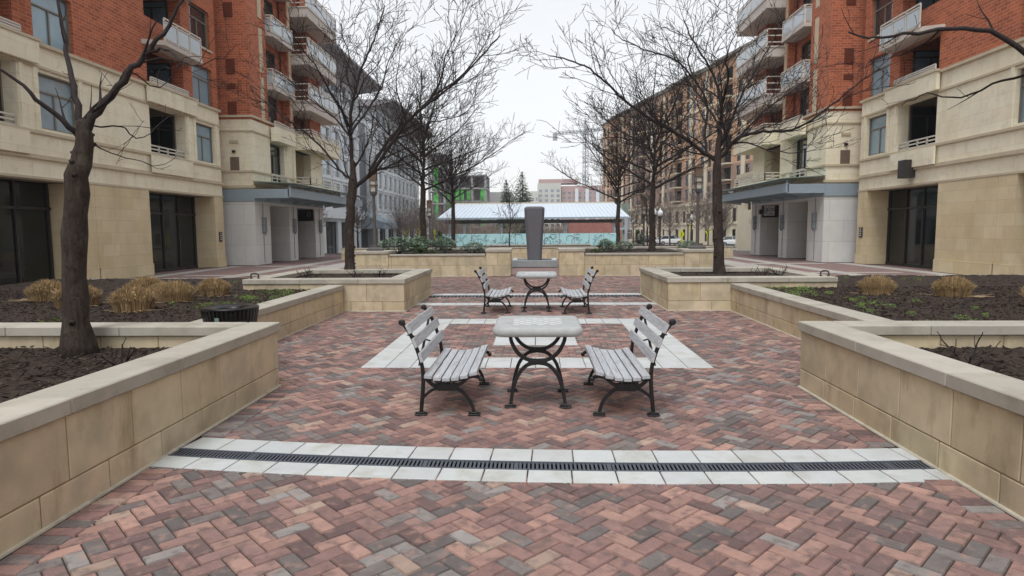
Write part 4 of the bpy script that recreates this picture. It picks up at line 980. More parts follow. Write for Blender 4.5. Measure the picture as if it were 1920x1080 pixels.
    for z0, h, mt in ((4.62, .68, 'louver'), (7.25, .7, 'louverb'), (9.25, .72, 'louverb'), (8.55, .25, 'louverb'), (11.9, .7, 'louverb'), (5.95, .16, 'fledge')):
        q = mk(); q.box(14.42, 14.86, YB0-.03, YB0-.002, z0, z0+h)
        for k in range(int(h/.06)): q.box(14.44, 14.84, YB0-.045, YB0-.031, z0+.02+k*.06, z0+.05+k*.06)
        q.build('louver', MT[mt], root)
    q = mk(); q.box(14.58, 14.72, YB0-.1, YB0-.002, 5.5, 5.62); q.box(14.6, 14.7, YB0-.16, YB0-.1, 5.56, 5.6); q.build('vent', MT['dframe'], root)
    # balcony slabs and rails on A
    for m_ in mods[:3]:
        for z0 in (8.85, 11.5, 14.1):
            q = mk(); q.extr([(WA-.0, 24.6+m_, z0), (WA-.0, 28.0+m_, z0), (WA-.75, 27.7+m_, z0), (WA-.75, 24.9+m_, z0)], (0, 0, .17)); s_ = q.build('balcony', MT['slab'], root)
            railing(s_, (X(WA-.72), 24.95+m_), (X(WA-.72), 27.65+m_), z0+.17, .85, 3, True)
        railing(root, (X(WA-.16), 24.8+m_), (X(WA-.16), 27.5+m_), 7.44, .2, 3); railing(root, (X(WA+.1), 24.9+m_), (X(WA+.1), 27.4+m_), 4.72, .36, 4)
    # windows
    for m_ in mods[:3]:
        window(root, 'a', 'x', X(WA+.2), 28.2+m_, 4.84, 1.7, 1.68, sg, 'glassb'); window(root, 'd', 'x', X(WA+1.8), 25.3+m_, 4.75, 2.1, 1.85, sg, 'dglass', 'dframe')
        for k, z0 in enumerate((7.4, 9.98, 12.6)):
            window(root, 'a', 'x', X(WA+.2), 28.2+m_, z0, 1.7, 1.7, sg, 'glassb' if k == 0 else 'glass'); window(root, 'd', 'x', X(WA+1.8), 25.3+m_, z0+.0, 2.1, 1.5, sg, 'glass', 'dframe', .78)
    for m_ in mods[:3]:
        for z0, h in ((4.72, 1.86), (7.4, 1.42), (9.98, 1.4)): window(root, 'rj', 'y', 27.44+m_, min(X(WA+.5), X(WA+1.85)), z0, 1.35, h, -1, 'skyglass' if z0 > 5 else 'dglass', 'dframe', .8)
    for z0, h in ((4.25, 2.0), (7.25, 1.9), (9.35, 1.9), (12.0, 1.9), (14.65, 1.9)): window(root, 'j', 'x', X(WB+(.56 if z0 > 6 else .3)), 33.38, z0, (2.2 if z0 > 6 else 1.75), h, sg, 'glass', 'dframe', .74)
    for z0, h in ((3.95, 2.2), (7.15, 1.75), (9.2, 2.2), (11.85, 2.2), (14.5, 2.2)): window(root, 'k', 'x', X(WB+2.1), 36.85, z0, 2.4, h, sg, 'glass', 'dframe', .78)
    # juliet balconies and the deep balcony stack on B
    for z0 in (8.95, 11.62, 14.3):
        q = mk(); q.box(WB-.38, WB+.6, 33.3, 36.2, z0, z0+.2); s_ = q.build('balcony', MT['slab'], root)
        railing(s_, (X(WB-.34), 33.35), (X(WB-.34), 36.15), z0+.2, .85, 2, True); railing(s_, (X(WB-.3), 33.34), (X(WB+.0), 33.34), z0+.2, .85, 1, True)
    railing(root, (X(WB-.3), 33.35), (X(WB-.3), 36.0), 7.06, .3, 3); railing(root, (X(WB-.05), 33.35), (X(WB-.05), 35.3), 4.15, .5, 3)
    for z0 in (8.5, 11.05, 13.65):
        q = mk(); q.box(WB-1.03, WB+.6, 36.7, 42, z0, z0+.5); q.box(WB-1.08, WB+.6, 36.65, 42.05, z0+.5, z0+.57); s_ = q.build('balcony', MT['slab'], root)
        railing(s_, (X(WB-1.0), 36.75), (X(WB-1.0), 41.95), z0+.57, .92, 6, True); railing(s_, (X(WB-.95), 36.75), (X(WB), 36.75), z0+.57, .92, 1); 
    railing(root, (X(WB-1.0), 36.75), (X(WB-1.0), 41.95), 7.1, .34, 6); railing(root, (X(WB-1.0), 36.75), (X(WB), 36.75), 7.1, .34, 2)
    q = mk(); q.box(WB-.9, WB+.4, 36.7, 42.3, 3.76, 4.3); pieces(q, 'stone_balcony', MT['fstone'], root); railing(root, (X(WB-.85), 36.8), (X(WB-.85), 42.2), 4.3, .45, 5); railing(root, (X(WB-.85), 36.8), (X(WB), 36.8), 4.3, .45, 2)
    # entrance canopy
    cr = mk(); O = 1.75
    cr.box(WB-.02, 17.4, YB0-.06, YB0+.1, 3.16, 3.74); cr.box(WB-O, WB-.02, YB0-.05, YB0+.1, 3.3, 3.74); cr.box(WB-O-.08, WB-O+.06, YB0-.05, 44.2, 3.34, 3.78)
    for y in (32.6, 34.4, 36.2, 38.0, 39.8, 41.6, 43.4): cr.extr([(WB-.02, y, 3.2), (WB-O+.06, y, 3.42), (WB-O+.06, y, 3.68), (WB-.02, y, 3.74)], (0, .14, 0))
    cr.box(WB-.03, WB-.005, YB0, YB1, 3.15, 3.75)
    cn = cr.build('canopy', MT['cblue'], root, bevel=.006)
    q = mk(); q.extr([(WB-O-.35, YB0-.15, 3.98), (WB+.0, YB0-.15, 4.1), (WB+.0, 44.4, 4.1), (WB-O-.35, 44.4, 3.98)], (0, 0, .03)); q.build('canopy_glass', MT['cgreen'], cn)
    q = mk()
    for k in range(9): y = YB0+k*1.6; q.box(WB-O-.05, WB-O+.02, y, y+.07, 3.78, 3.99)
    q.box(WB-O-.06, WB-O+.03, YB0, 44.2, 3.93, 3.975); q.build('canopy_rail', MT['cblue'], cn)
    # wall lanterns with their rods
    for y in (32.1, 36.2, 40.6):
        q = mk()
        for k in range(7): a = math.pi*k/6; q.box(WB-.02-.14*math.sin(a)-.014, WB-.02-.14*math.sin(a)+.0, y-.15*math.cos(a)-.016, y-.15*math.cos(a)+.016, 1.62, 2.36)
        for z in (1.6, 1.95, 2.34): q.extr([(WB-.002, y-.17, z), (WB-.002, y+.17, z), (WB-.12, y+.12, z), (WB-.17, y, z), (WB-.12, y-.12, z)], (0, 0, .035))
        q.lathe([(.02, 1.5), (.06, 1.56), (.05, 1.62)], (WB-.09, y, 0), 8); q.box(WB-.03, WB-.002, y-.012, y+.012, .1, 1.5); q.box(WB-.03, WB-.002, y-.012, y+.012, 2.4, 3.1)
        lt = q.build('wall_lantern', MT['lantern'], root); q = mk(); q.box(WB-.11, WB-.03, y-.08, y+.08, 1.64, 2.33); q.build('diffuser', MT['rpanel'], lt)
    # door sign inside the second opening, number plaque on the pillar
    q = mk(); q.box(WB+.06, WB+1.0, 39.62, 39.75, 2.3, 3.1); sb = q.build('sign_panel', MT['sign'], root)
    if sx == 1:
        q = MB(); q.box(WB+.14, WB+.78, 39.6, 39.618, 2.4, 3.0); fc = q.build('sign_face', MT['white'], sb)
        q = MB(); n = 20; yf = 39.595
        for r_, rx in ((.19, .085), (.11, .05)):
            q.tube([(WB+.25+rx*math.cos(2*math.pi*i/n), yf, 2.7+r_*math.sin(2*math.pi*i/n)) for i in range(n+1)], .012, 5)
        q.build('emblem', MT['sign'], fc)
        text_mesh('CN', .3, 'sign', 'lettering', fc, Matrix.Translation((WB+.545, yf, 2.68)) @ Matrix.Rotation(R(90), 4, 'X'))
        text_mesh('sales', .13, 'sign', 'lettering', fc, Matrix.Translation((WB+.55, yf, 2.48)) @ Matrix.Rotation(R(90), 4, 'X'))
        q = MB(); q.box(WB-.12, WB+.04, 39.62, 39.8, 2.5, 2.78); q.build('sign_bracket', MT['sign'], sb)
    else:
        q = MB(); n = 16; q.tube([(X(WB+.3)+.1*math.cos(2*math.pi*i/n), 39.6, 2.72+.13*math.sin(2*math.pi*i/n)) for i in range(n+1)], .014, 5); q.build('emblem', MT['lantern'], sb)
    q = mk(); q.box(WA-.05, WA-.014, 29.85, 30.12, 1.2, 1.66); pq = q.build('plaque', MT['sign'], root)
    q = mk()
    q.box(WA-.056, WA-.05, 29.95, 30.02, 1.55, 1.62)
    for z, a, b in ((1.47, 29.89, 30.08), (1.37, 29.92, 30.05), (1.28, 29.9, 30.07)): q.box(WA-.056, WA-.05, a, b, z, z+.045)
    q.build('plaque_marks', MT['rpanel'], pq)
    if sx == 1:
        q = mk(); q.box(WA-.42, WA-.02, 26.0, 26.5, 3.6, 4.3); q.build('sign_bracket', MT['dframe'], root)
    return root
apartment(-1); apartment(1)
# white office blocks on the left, beyond the apartments
def white_block(Y0, Y1, label):
    root = empty('office_building', (0, 0, 0), label, 'building', 'white office blocks on the left')
    W_, ZT, zb = -20.2, 17.2, zg(min(Y1, 80)); F0 = 3.9
    b = MB(); holes = []; spots = []; n = int((Y1-Y0-1)/3.0)
    for j in range(5):
        for i in range(n): holes.append((Y0+.75+i*3.0, Y0+.75+i*3.0+2.25, F0+.6+j*2.62, F0+.6+j*2.62+2.0))
    n0 = int((Y1-Y0-2)/5)
    g_ = [(Y0+1+i*5, Y0+4.8+i*5, -2, 2.6) for i in range(n0)]
    facade(b, 'x', W_, -.35, Y0, Y1, -1.4, ZT, holes+g_); facade(b, 'y', Y0, .35, W_-16, W_-.35, -1.4, ZT, []); facade(b, 'y', Y1, -.35, W_-16, W_-.35, -1.4, ZT, [])
    b.build('wall', MT['cwhite'], root, norm=False)
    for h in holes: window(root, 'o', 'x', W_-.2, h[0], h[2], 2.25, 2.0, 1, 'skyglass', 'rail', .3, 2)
    for h in g_: window(root, 's', 'x', W_-.3, h[0], -1.2, 3.8, 3.8, 1, 'glass', 'dframe', .75, 2)
    b = MB()
    for j in range(6): b.box(W_+.002, W_+.12, Y0, Y1, F0+.25+j*2.62, F0+.4+j*2.62)
    for i in range(n+1): b.box(W_+.002, W_+.08, Y0+.35+i*3, Y0+.6+i*3, F0+.42, ZT)
    b.box(W_+.002, W_+.5, Y0, Y1, 2.9, 3.7); b.build('band', MT['cwhite'], root)
    b = MB(); b.extr([(W_+2.9, Y0-1, ZT+.55), (W_+.0, Y0-1, ZT+.02), (W_-16.5, Y0-1, ZT+.02), (W_-16.5, Y0-1, ZT+1.0), (W_+2.9, Y0-1, ZT+.75)], (0, Y1-Y0+1.6, 0)); b.build('roof', MT['croof'], root)
    b = MB(); b.box(W_-15, W_-.5, Y0+.4, Y1-.4, -1.3, ZT-.1); b.build('core', MT['dark'], root)
    return root
white_block(45.5, 74, 'nearer white office block on the left with a wide dark overhanging roof')
r = white_block(82, 112, 'farther white office block on the left, past the dark glass gap')
b = MB(); b.box(-24, -21.4, 74.5, 81.5, -1, 15); o = b.build('stair_tower', MT['glass']); tag(o, 'dark glass stair tower in the gap between the two white office blocks', 'building')
b = MB(); b.box(-22, -17.6, 74.2, 81.7, 1.9, 2.6); b.extr([(-17.6, 74.2, 2.6), (-22, 74.2, 4.4), (-22, 74.2, 2.6)], (0, 7.5, 0)); b.build('entrance_canopy', MT['cblue'], o)
# long orange apartment row on the right: four gabled houses, one after the other along a slightly converging street
d_row = Vector((-.2, .98, 0)).normalized(); n_row = Vector((-d_row.y, d_row.x, 0)); rz = math.atan2(d_row.y, d_row.x)-math.pi/2
P0 = at(1408, 470, 88); P0.z = -1
LEN = 16.6
for s_i, (lab, mt) in enumerate((('orange brick apartment house nearest behind the right entrance columns', 'orange'), ('second orange apartment house of the right row, stepping forward', 'orange'), ('third apartment house of the right row in mauve and orange brick', 'mauve'), ('last and farthest apartment house of the right row beside the crane', 'orange'))):
    root = empty('apartment_house', P0+d_row*LEN*s_i, lab, 'building', 'orange apartment row on the right', rz)
    ZT = 26.6; ux = 0   # local: y runs along the row, -x faces the street
    b = MB(); bo = MB(); bm_ = MB(); holes = []; cols = [(.9, 'w'), (3.3, 'w'), (6.0, 'b'), (9.6, 'w'), (12.0, 'w'), (14.4, 'w')]
    for j in range(8):
        z0 = 7.3+j*2.35 if j < 8 else 0
        for u, k in cols: holes.append((u, u+(1.15 if k == 'w' else 2.6), z0, z0+1.75, k))
    base = [(u, u+1.3, z, z+1.9) for z in (.6, 3.6) for u in (1.2, 4.2, 7.0, 10, 13)]
    facade(bo, 'x', 0, .4, 0, LEN, 0, 6.5, base); facade(bm_, 'x', 0, .4, 0, LEN, 6.5, 11.75, [h[:4] for h in holes]); facade(b, 'x', 0, .4, 0, LEN, 11.75, ZT, [h[:4] for h in holes])
    facade(b, 'y', 0, .4, .4, 14, 0, ZT, []); facade(b, 'y', LEN, -.4, .4, 14, 0, ZT, [])
    b.build('wall', MT[mt], root, norm=False); bo.build('base_wall', MT['rowstone'], root, norm=False); bm_.build('lower_wall', MT['mauve'], root, norm=False)
    for h in holes:
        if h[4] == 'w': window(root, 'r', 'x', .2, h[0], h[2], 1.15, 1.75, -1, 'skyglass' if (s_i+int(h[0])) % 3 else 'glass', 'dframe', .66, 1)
    for h in base: window(root, 'rb', 'x', .2, h[0], h[2], 1.3, 1.9, -1, 'glass', 'dframe', .7, 1)
    q = MB()
    for j in range(8): q.box(-.9, .4, 5.7, 8.9, 7.1+j*2.35, 7.28+j*2.35)
    pieces(q, 'balcony', MT['rowstone'], root)
    q = MB()
    for j in range(8):
        for k in range(12): q.box(-.88, -.85, 5.75+k*.28, 5.78+k*.28, 7.28+j*2.35, 8.1+j*2.35)
        q.box(-.9, -.83, 5.7, 8.9, 8.1+j*2.35, 8.16+j*2.35)
    q.build('balcony_rail', MT['dframe'], root)
    q = MB(); q.box(-.28, -.002, 0, LEN, 6.3, 6.75); q.box(-.12, -.002, 0, LEN, 3.2, 3.4); q.box(-.16, -.002, 0, LEN, 21.0, 21.25)
    for u in (.3, 2.5, 5.1, 9.1, 13.6, 16.0): q.box(-.14, -.003, u, u+.4, .0, 6.3)
    q.build('cornice', MT['rowstone'], root)
    q = MB(); q.box(-.1, -.003, 2.2, 3.1, 6.75, ZT); q.box(-.1, -.003, 13.4, 14.2, 6.75, ZT); pieces(q, 'pilaster', MT['rowstone'], root)
    q = MB(); q.extr([(-1.2, -.3, ZT), (-1.2, LEN*.62, ZT), (-.4, LEN*.62, ZT), (-.4, LEN+.2, ZT), (14, LEN+.2, ZT), (14, -.3, ZT)], (0, 0, .35)); q.extr([(-1.2, -.3, ZT+.35), (3.5, -.3, ZT+2.4), (9, -.3, ZT+2.4), (14, -.3, ZT+.35)], (0, LEN*.62, 0)); q.build('roof', MT['tileroof'], root)
    q = MB(); q.box(.6, 13.5, .5, LEN-.5, 0, ZT-.1); pieces(q, 'core', MT['dark'], root)
# corner shop with dark awning right beside the right entrance columns
r = empty('corner_shop', (0, 0, 0), 'low cream corner shop with a dark awning, between the right columns and the orange row', 'shop')
b = MB(); facade(b, 'y', 58, .4, 20.5, 32, -1, 6.6, [(21.2, 22.6, -.6, 2.6), (23.2, 26, -.6, 2.6), (21.4, 22.5, 3.6, 5.6), (23.6, 24.7, 3.6, 5.6)]); facade(b, 'x', 20.5, .4, 58, 66, -1, 6.6, [(59, 61, -.6, 2.6), (62, 64, 3.4, 5.4)]); b.build('wall', MT['rowstone'], r, norm=False)
b = MB(); b.box(20.9, 31.5, 58.42, 65.8, -1, 6.5); b.build('core', MT['dark'], r)
for u, z, w, h in ((21.2, -.6, 1.4, 3.2), (23.2, -.6, 2.8, 3.2), (21.4, 3.6, 1.1, 2), (23.6, 3.6, 1.1, 2)): window(r, 'cs', 'y', 58.3, u, z, w, h, -1, 'glass', 'dframe', .72)
b = MB(); b.extr([(20.6, 58, 3.1), (20.6, 56.6, 2.6), (20.6, 56.6, 2.5), (20.6, 58, 2.6)], (6, 0, 0)); b.build('awning', MT['dframe'], r)
b = MB(); b.box(20.3, 32, 57.7, 66, 6.6, 6.95); b.build('cornice', MT['fledge'], r)
# ------------------------------------------------------------------ pavilion, glass fence, red wall
r = empty('pavilion', (0, 0, 0), 'long station pavilion with a white ribbed metal roof behind the granite pillar', 'pavilion')
e0, e1, yE, zE, yR, zR = at(820, 409, 85).x, at(1181, 407, 85).x, 85, 3.24, 92, 5.36
b = MB(); b.extr([(e0, yE, zE), (e0+1.1, yR, zR), (e0+1.1, yR, zR-.12), (e0, yE, zE-.12)], (0, 0, 0)) if False else None
b.add([(e0, yE, zE), (e1, yE, zE), (e1-1.2, yR, zR), (e0+1.6, yR, zR), (e0, yE, zE-.14), (e1, yE, zE-.14), (e1-1.2, yR, zR-.14), (e0+1.6, yR, zR-.14)], [(0, 1, 2, 3), (7, 6, 5, 4), (0, 4, 5, 1), (1, 5, 6, 2), (2, 6, 7, 3), (3, 7, 4, 0)])
n = 44
for i in range(1, n):
    f = i/n; b.beam((e0+(e1-e0)*f, yE, zE+.03), (e0+1.6+(e1-e0-2.8)*f, yR, zR+.03), .09, .08)
rf = b.build('roof', MT['metalroof'], r)
b = MB(); b.box(e0-.1, e1+.1, yE-.35, yE-.02, zE-.2, zE+.02); b.build('gutter', MT['cblue'], rf)
b = MB(); b.box(e0+1.6, e1-1.2, yR-.1, yR+.25, zR-.05, zR+.16); b.build('ridge', MT['fledge'], rf)
b = MB(); b.box(e0+1, e1-1, yE+.6, yE+1, zE-.75, zE-.3); b.box(e0+1, e1-1, yR-1, yR-.6, zR-1.8, zR-1.3); b.build('roof_beam', MT['dframe'], r)
for px in (843, 871, 940, 1060, 1151, 1178):
    x = at(px, 430, 86).x; q = MB(); q.box(x-.16, x+.16, 85.9, 86.2, -1, zE-.3); c = q.build('column', MT['steel'], r)
    q = MB(); q.beam((x, 86.05, zE-1.1), (x-.9, 86.05, zE-.35), .1, .12); q.beam((x, 86.05, zE-1.1), (x+.9, 86.05, zE-.35), .1, .12); q.build('strut', MT['steel'], c)
r = empty('glass_fence', (0, 0, 0), 'teal etched glass fence with swirling branch drawings below the pavilion', 'fence')
f0, f1 = at(829, 438, 80).x, at(1160, 438, 80).x; b = MB(); n = 12; w = (f1-f0)/n
for i in range(n): b.box(f0+i*w+.03, f0+(i+1)*w-.03, 79.97, 80.03, -.95, 1.16)
b.build('glass_panel', MT['teal'], r)
rg = random.Random(9); b, c = MB(), MB()
for i in range(110):
    x = rg.uniform(f0+.3, f1-.3); z = rg.uniform(-.5, .9); rr = rg.uniform(.2, .7); a0 = rg.uniform(0, 6.28); L = rg.uniform(1.5, 4.5)
    pts = []
    for k in range(14):
        t_ = k/13; q = rr*(1-.5*t_); px_, pz = x+q*math.cos(a0+L*t_), z+q*math.sin(a0+L*t_)
        if -.9 < pz < 1.1 and f0 < px_ < f1: pts.append((px_, 79.95, pz))
    if len(pts) > 2: (b if i % 5 else c).tube(pts, .03 if i % 5 else .05, 4)
b.build('etching', MT['tealart'], r, norm=False); c.build('etching', MT['whiteart'], r, norm=False)
b = MB(); b.box(at(1066, 430, 101).x, at(1166, 430, 101).x, 101, 101.4, -1, 3.2); o = b.build('red_brick_wall', MT['wallred'])
tag(o, 'red brick wall seen under the right half of the pavilion roof', 'wall')
# silver post with signals right of the pavilion, cream house behind
def px_at(px, py, Y): p = at(px, py, Y); return p.x, p.z
x, z = px_at(1174, 450, 62); r = empty('signal_post', (x, 62, zg(62)), 'thick silver post with small pale box right of the pavilion end', 'post')
b = MB(); b.tube([(0, 0, 0), (0, 0, 3.3)], .17, 12); b.box(-1.2, .0, -.06, .06, 2.1, 2.3); b.box(-.3, .3, -.3, .3, 0, .12); b.build('pole', MT['steel'], r, smooth=False)
b = MB(); b.box(.1, .42, -.2, .2, 1.2, 1.8); b.lathe([(.16, 1.85), (.2, 2.0), (.12, 2.15)], (.26, 0, 0), 10); b.build('signal_box', MT['post'], r)
# ------------------------------------------------------------------ far buildings
def far_block(name, Y, px0, px1, pyt, label, mt, cols, rows, dep=18, extra=None, zb=-1, stripe=None):
    x0, z1 = px_at(px0, pyt, Y); x1 = px_at(px1, pyt, Y)[0]; root = empty(name, (0, 0, 0), label, 'building', 'far buildings beyond the pavilion')
    cw = (x1-x0)/cols; rh = (z1-2.2-zb-1)/rows; holes = [(x0+(i+.22)*cw, x0+(i+.78)*cw, zb+1.5+j*rh, zb+1.5+(j+.62)*rh) for i in range(cols) for j in range(rows)]
    b = MB(); facade(b, 'y', Y, .5, x0, x1, zb, z1, holes); facade(b, 'x', x0, .5, Y+.5, Y+dep, zb, z1, []); facade(b, 'x', x1, -.5, Y+.5, Y+dep, zb, z1, []); b.box(x0, x1, Y, Y+dep, z1, z1+.3)
    b.build('wall', MT[mt], root, norm=False)
    for h in holes:
        if h[2] > zb+.3*(z1-zb): window(root, name, 'y', Y+.25, h[0], h[2], h[1]-h[0], h[3]-h[2], -1, 'skyglass', 'rail', .5, 1, .15)
    b = MB(); b.box(x0+.6, x1-.6, Y+.8, Y+dep-.6, zb, z1-.2); b.build('core', MT['dark'], root)
    return root, x0, x1, z1
r, x0, x1, z1 = far_block('apartment_tower', 300, 1008, 1052, 345, 'pale beige tower far behind the pavilion, with a red penthouse strip on top', 'beige', 4, 9)
b = MB(); b.box(x0+.5, x1+8, 302, 312, z1+.3, z1+2.3); b.build('penthouse', MT['farred'], r)
r, x0, x1, z1 = far_block('apartment_tower', 302, 1053, 1142, 350, 'red and white far tower right of the beige one, behind tree twigs', 'farred', 9, 9)
b = MB()
for u in (.28, .5, .72): b.box(x0+(x1-x0)*u, x0+(x1-x0)*(u+.07), 300.6, 301.9, -1, z1-1)
b.build('white_bay', MT['cwhite'], r)
far_block('apartment_tower', 290, 985, 1009, 360, 'small low beige building between the conifers and the far towers', 'beige', 4, 7)
# building under construction with green safety nets
def shell(Y, px0, px1, pyt, label, nets, seed):
    x0, z1 = px_at(px0, pyt, Y); x1 = px_at(px1, pyt, Y)[0]; root = empty('construction_building', (0, 0, 0), label, 'building', 'concrete shells under construction')
    n = max(3, int((z1+1)/3.1)); b = MB()
    for j in range(n+1): b.box(x0, x1, Y, Y+14, -1+j*(z1+1)/n-.35, -1+j*(z1+1)/n)
    b.build('floor_slab', MT['farconc'], root); b = MB(); m_ = max(2, int((x1-x0)/3.4))
    for i in range(m_+1):
        for y in (.4, 6, 12.6): x = x0+.35+(x1-x0-.7)*i/m_; b.box(x-.3, x+.3, Y+y, Y+y+.6, -1, z1-.36)
    b.build('column', MT['farconc'], root)
    b = MB(); b.box(x0+.4, x1-.4, Y+7.4, Y+7.7, -1, z1-.4); b.build('inner_wall', MT['croof'], root)
    rg = random.Random(seed); fl = (z1+1)/n
    for u0, u1, j0, j1 in nets:
        b = MB(); k = 10
        for j in range(int(j0*n), int(j1*n)):
            for i in range(k):
                a, c = x0+(x1-x0)*(u0+(u1-u0)*i/k), x0+(x1-x0)*(u0+(u1-u0)*(i+1)/k); z0 = -1+j*fl+rg.uniform(.05, .5); zz = z0+fl*rg.uniform(.5, .9)
                y0 = Y-.3-rg.uniform(0, .2); b.add([(a, y0, z0), (c, y0+.1, z0+rg.uniform(-.1, .1)), (c, y0+.1, zz), (a, y0, zz+rg.uniform(-.3, .1)), (a, y0+.03, z0), (c, y0+.13, z0), (c, y0+.13, zz), (a, y0+.03, zz)], [(0, 1, 2, 3), (4, 7, 6, 5), (0, 3, 7, 4), (1, 5, 6, 2)])
        b.build('safety_net', MT['net'], root, norm=False)
shell(182, 832, 912, 328, 'wide grey concrete shell hung with bright green safety nets', [(.06, .14, .35, .9), (.27, .36, .2, .92), (.4, .47, .1, .8), (.54, .62, .1, .92), (.86, .95, .0, .95)], 3)
shell(176, 801, 834, 288, 'narrow taller concrete shell with green netting, left of the wide one', [(.35, .6, .55, .95), (.4, .55, .25, .5)], 5)
r, x0, x1, z1 = far_block('parking_garage', 210, 914, 960, 362, 'low grey banded garage far behind, left of the conifers', 'farconc', 3, 3)
far_block('office_building', 135, 1166, 1216, 384, 'low grey green office building right behind the pavilion right end', 'cgreen', 5, 3, dep=16)
# tangle of bare winter woodland beyond the street: nobody could count it
rg = random.Random(77); b = MB()
for k in range(1500):
    u = rg.random(); x = -34+u*46 if k % 4 else rg.uniform(-14, 12); y = rg.uniform(106, 128); h = rg.uniform(2.5, 6.6)*(1 if x < -12 else .62)
    p = Vector((x, y, -1.0)); pts = bpath(p, (rg.uniform(-.12, .12), rg.uniform(-.1, .1), 1), h, 5, rg, .1, .14); c_ = rg.uniform(.75, 1.35); b.c = (c_, c_, c_)
    b.tube(pts, [.05, .04, .034, .028, .022, .012], 3, cap=False)
    for i in range(6):
        j = rg.randrange(1, 5); b.tube(bpath(pts[j], (rg.uniform(-1, 1), rg.uniform(-.6, .6), rg.uniform(.3, 1)), rg.uniform(.6, 1.8), 3, rg, .08, .25), [.024, .02, .016, .012], 3, cap=False)
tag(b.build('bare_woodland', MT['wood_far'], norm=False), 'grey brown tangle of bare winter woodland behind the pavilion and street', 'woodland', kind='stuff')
# tower crane
Y = 350; x, z = px_at(1098, 246, Y); r = empty('tower_crane', (x, Y, -1), 'pale lattice tower crane rising above the far towers', 'crane'); H = z+1
def lattice(mb, p, q, w, n, th):
    p, q = Vector(p), Vector(q); d = (q-p).normalized(); s_ = d.orthogonal().normalized(); t_ = d.cross(s_)
    C = [(s_*a+t_*c)*w/2 for a, c in ((-1, -1), (1, -1), (1, 1), (-1, 1))]
    for c in C: mb.beam(p+c, q+c, th, th)
    for i in range(n):
        a, b_ = p.lerp(q, i/n), p.lerp(q, (i+1)/n)
        for k in range(4): mb.beam(a+C[k], b_+C[(k+1) % 4], th*.7, th*.7)
b = MB(); lattice(b, (0, 0, 0), (0, 0, H), 2.0, 22, .26); b.build('mast', MT['crane'], r)
b = MB(); lattice(b, (0, 0, H), (-17, -3, H-1.6), 1.2, 9, .22); b.box(-17.6, -15.2, -4.2, -2, H-5, H-1.6); b.build('counter_jib', MT['crane'], r)
b = MB(); lattice(b, (0, 0, H+.5), (44, 8, H+4), 1.2, 22, .22); b.build('jib', MT['crane'], r)
b = MB(); b.box(-1.4, 1.4, -2.4, -1, H-2.2, H+.4); lattice(b, (0, 0, H), (0, 0, H+6), 1.0, 4, .2); b.beam((0, 0, H+6), (-15, -2.6, H-1.2), .1, .1); b.build('cab', MT['crane'], r)
# ------------------------------------------------------------------ lamps, signs, cars
def lantern_post(loc, label, h, sc=1):
    root = empty('lamp_post', loc, label, 'street lamp', 'square lantern lamp posts')
    b = MB(); b.lathe([(.32, 0), (.32, .07), (.2, .13), (.2, .2)], n=16); b.build('base', MT['post'], root)
    b = MB(); b.tube([(0, 0, .15), (0, 0, h-.85)], [.065, .052], 12); b.lathe([(.06, h-1.0), (.12, h-.95), (.14, h-.86), (.1, h-.84)], n=12); b.build('pole', MT['post'], root)
    b = MB()
    for a, c in ((-1, -1), (1, -1), (1, 1), (-1, 1)): b.beam((a*.095, c*.095, h-.85), (a*.11, c*.11, h-.4), .022, .022)
    b.box(-.135, .135, -.135, .135, h-.62, h-.58); b.box(-.125, .125, -.125, .125, h-.42, h-.06); b.box(-.165, .165, -.165, .165, h-.07, h-.03); b.box(-.1, .1, -.1, .1, h-.03, h); ln = b.build('lantern', MT['bronze'], root)
    b = MB(); b.box(-.085, .085, -.085, .085, h-.83, h-.43); b.build('lamp_glass', MT['beige'], ln); return root
l1 = lantern_post((-5.92, 23.55, .935), 'dark lantern post standing on the left corner pier', 3.0)
clone(l1, (5.9, 23.55, .935), 'dark lantern post standing on the right corner pier')
for px, Y, lab in ((806, 44, 'dark lantern post behind the second tree on the left'), (1207, 44, 'grey lantern post just left of the second tree on the right'), (1290, 66, 'far dark lantern post left of the right corner lantern')):
    p = at(px, 430, Y); clone(l1, (p.x, Y, zg(Y)), lab, None, 1.25)
def globe_lamp(px, Y, pyt, label, src=[]):
    p = at(px, pyt, Y); z0 = zg(Y)
    if src:
        s_ = (p.z-z0)/3.8; return clone(src[0], (p.x, Y, z0), label, None, s_)
    root = empty('globe_lamp', (p.x, Y, z0), label, 'street lamp', 'white globe street lamps'); root.scale = ((p.z-z0)/3.8,)*3
    b = MB(); b.lathe([(.24, 0), (.22, .3), (.12, .5), (.09, .8), (.08, 2.7), (.1, 2.9), (.2, 3.05), (.2, 3.1), (.1, 3.12)], n=12); b.build('pole', MT['sign'], root)
    b = MB(); b.lathe([(.11, 3.1), (.22, 3.25), (.25, 3.42), (.2, 3.58), (.09, 3.68), (.05, 3.8), (.01, 3.84)], n=14); b.build('globe', MT['globe'], root, smooth=True); src.append(root); return root
globe_lamp(1238, 66, 391, 'nearest white globe lamp, right of the second right tree'); globe_lamp(1297, 92, 402, 'white globe lamp between the yellow signs on the right'); globe_lamp(1228, 100, 391, 'thin globe lamp just left of the nearest globe lamp'); globe_lamp(1360, 98, 407, 'globe lamp behind the right street tree above the white car')
globe_lamp(708, 90, 402, 'white globe lamp right of the left lantern post'); globe_lamp(783, 98, 404, 'white globe lamp above the middle yellow sign on the left'); globe_lamp(641, 74, 408, 'dark globe lamp left of the nearest left tree trunk'); globe_lamp(692, 104, 408, 'small globe lamp behind the left parked cars')
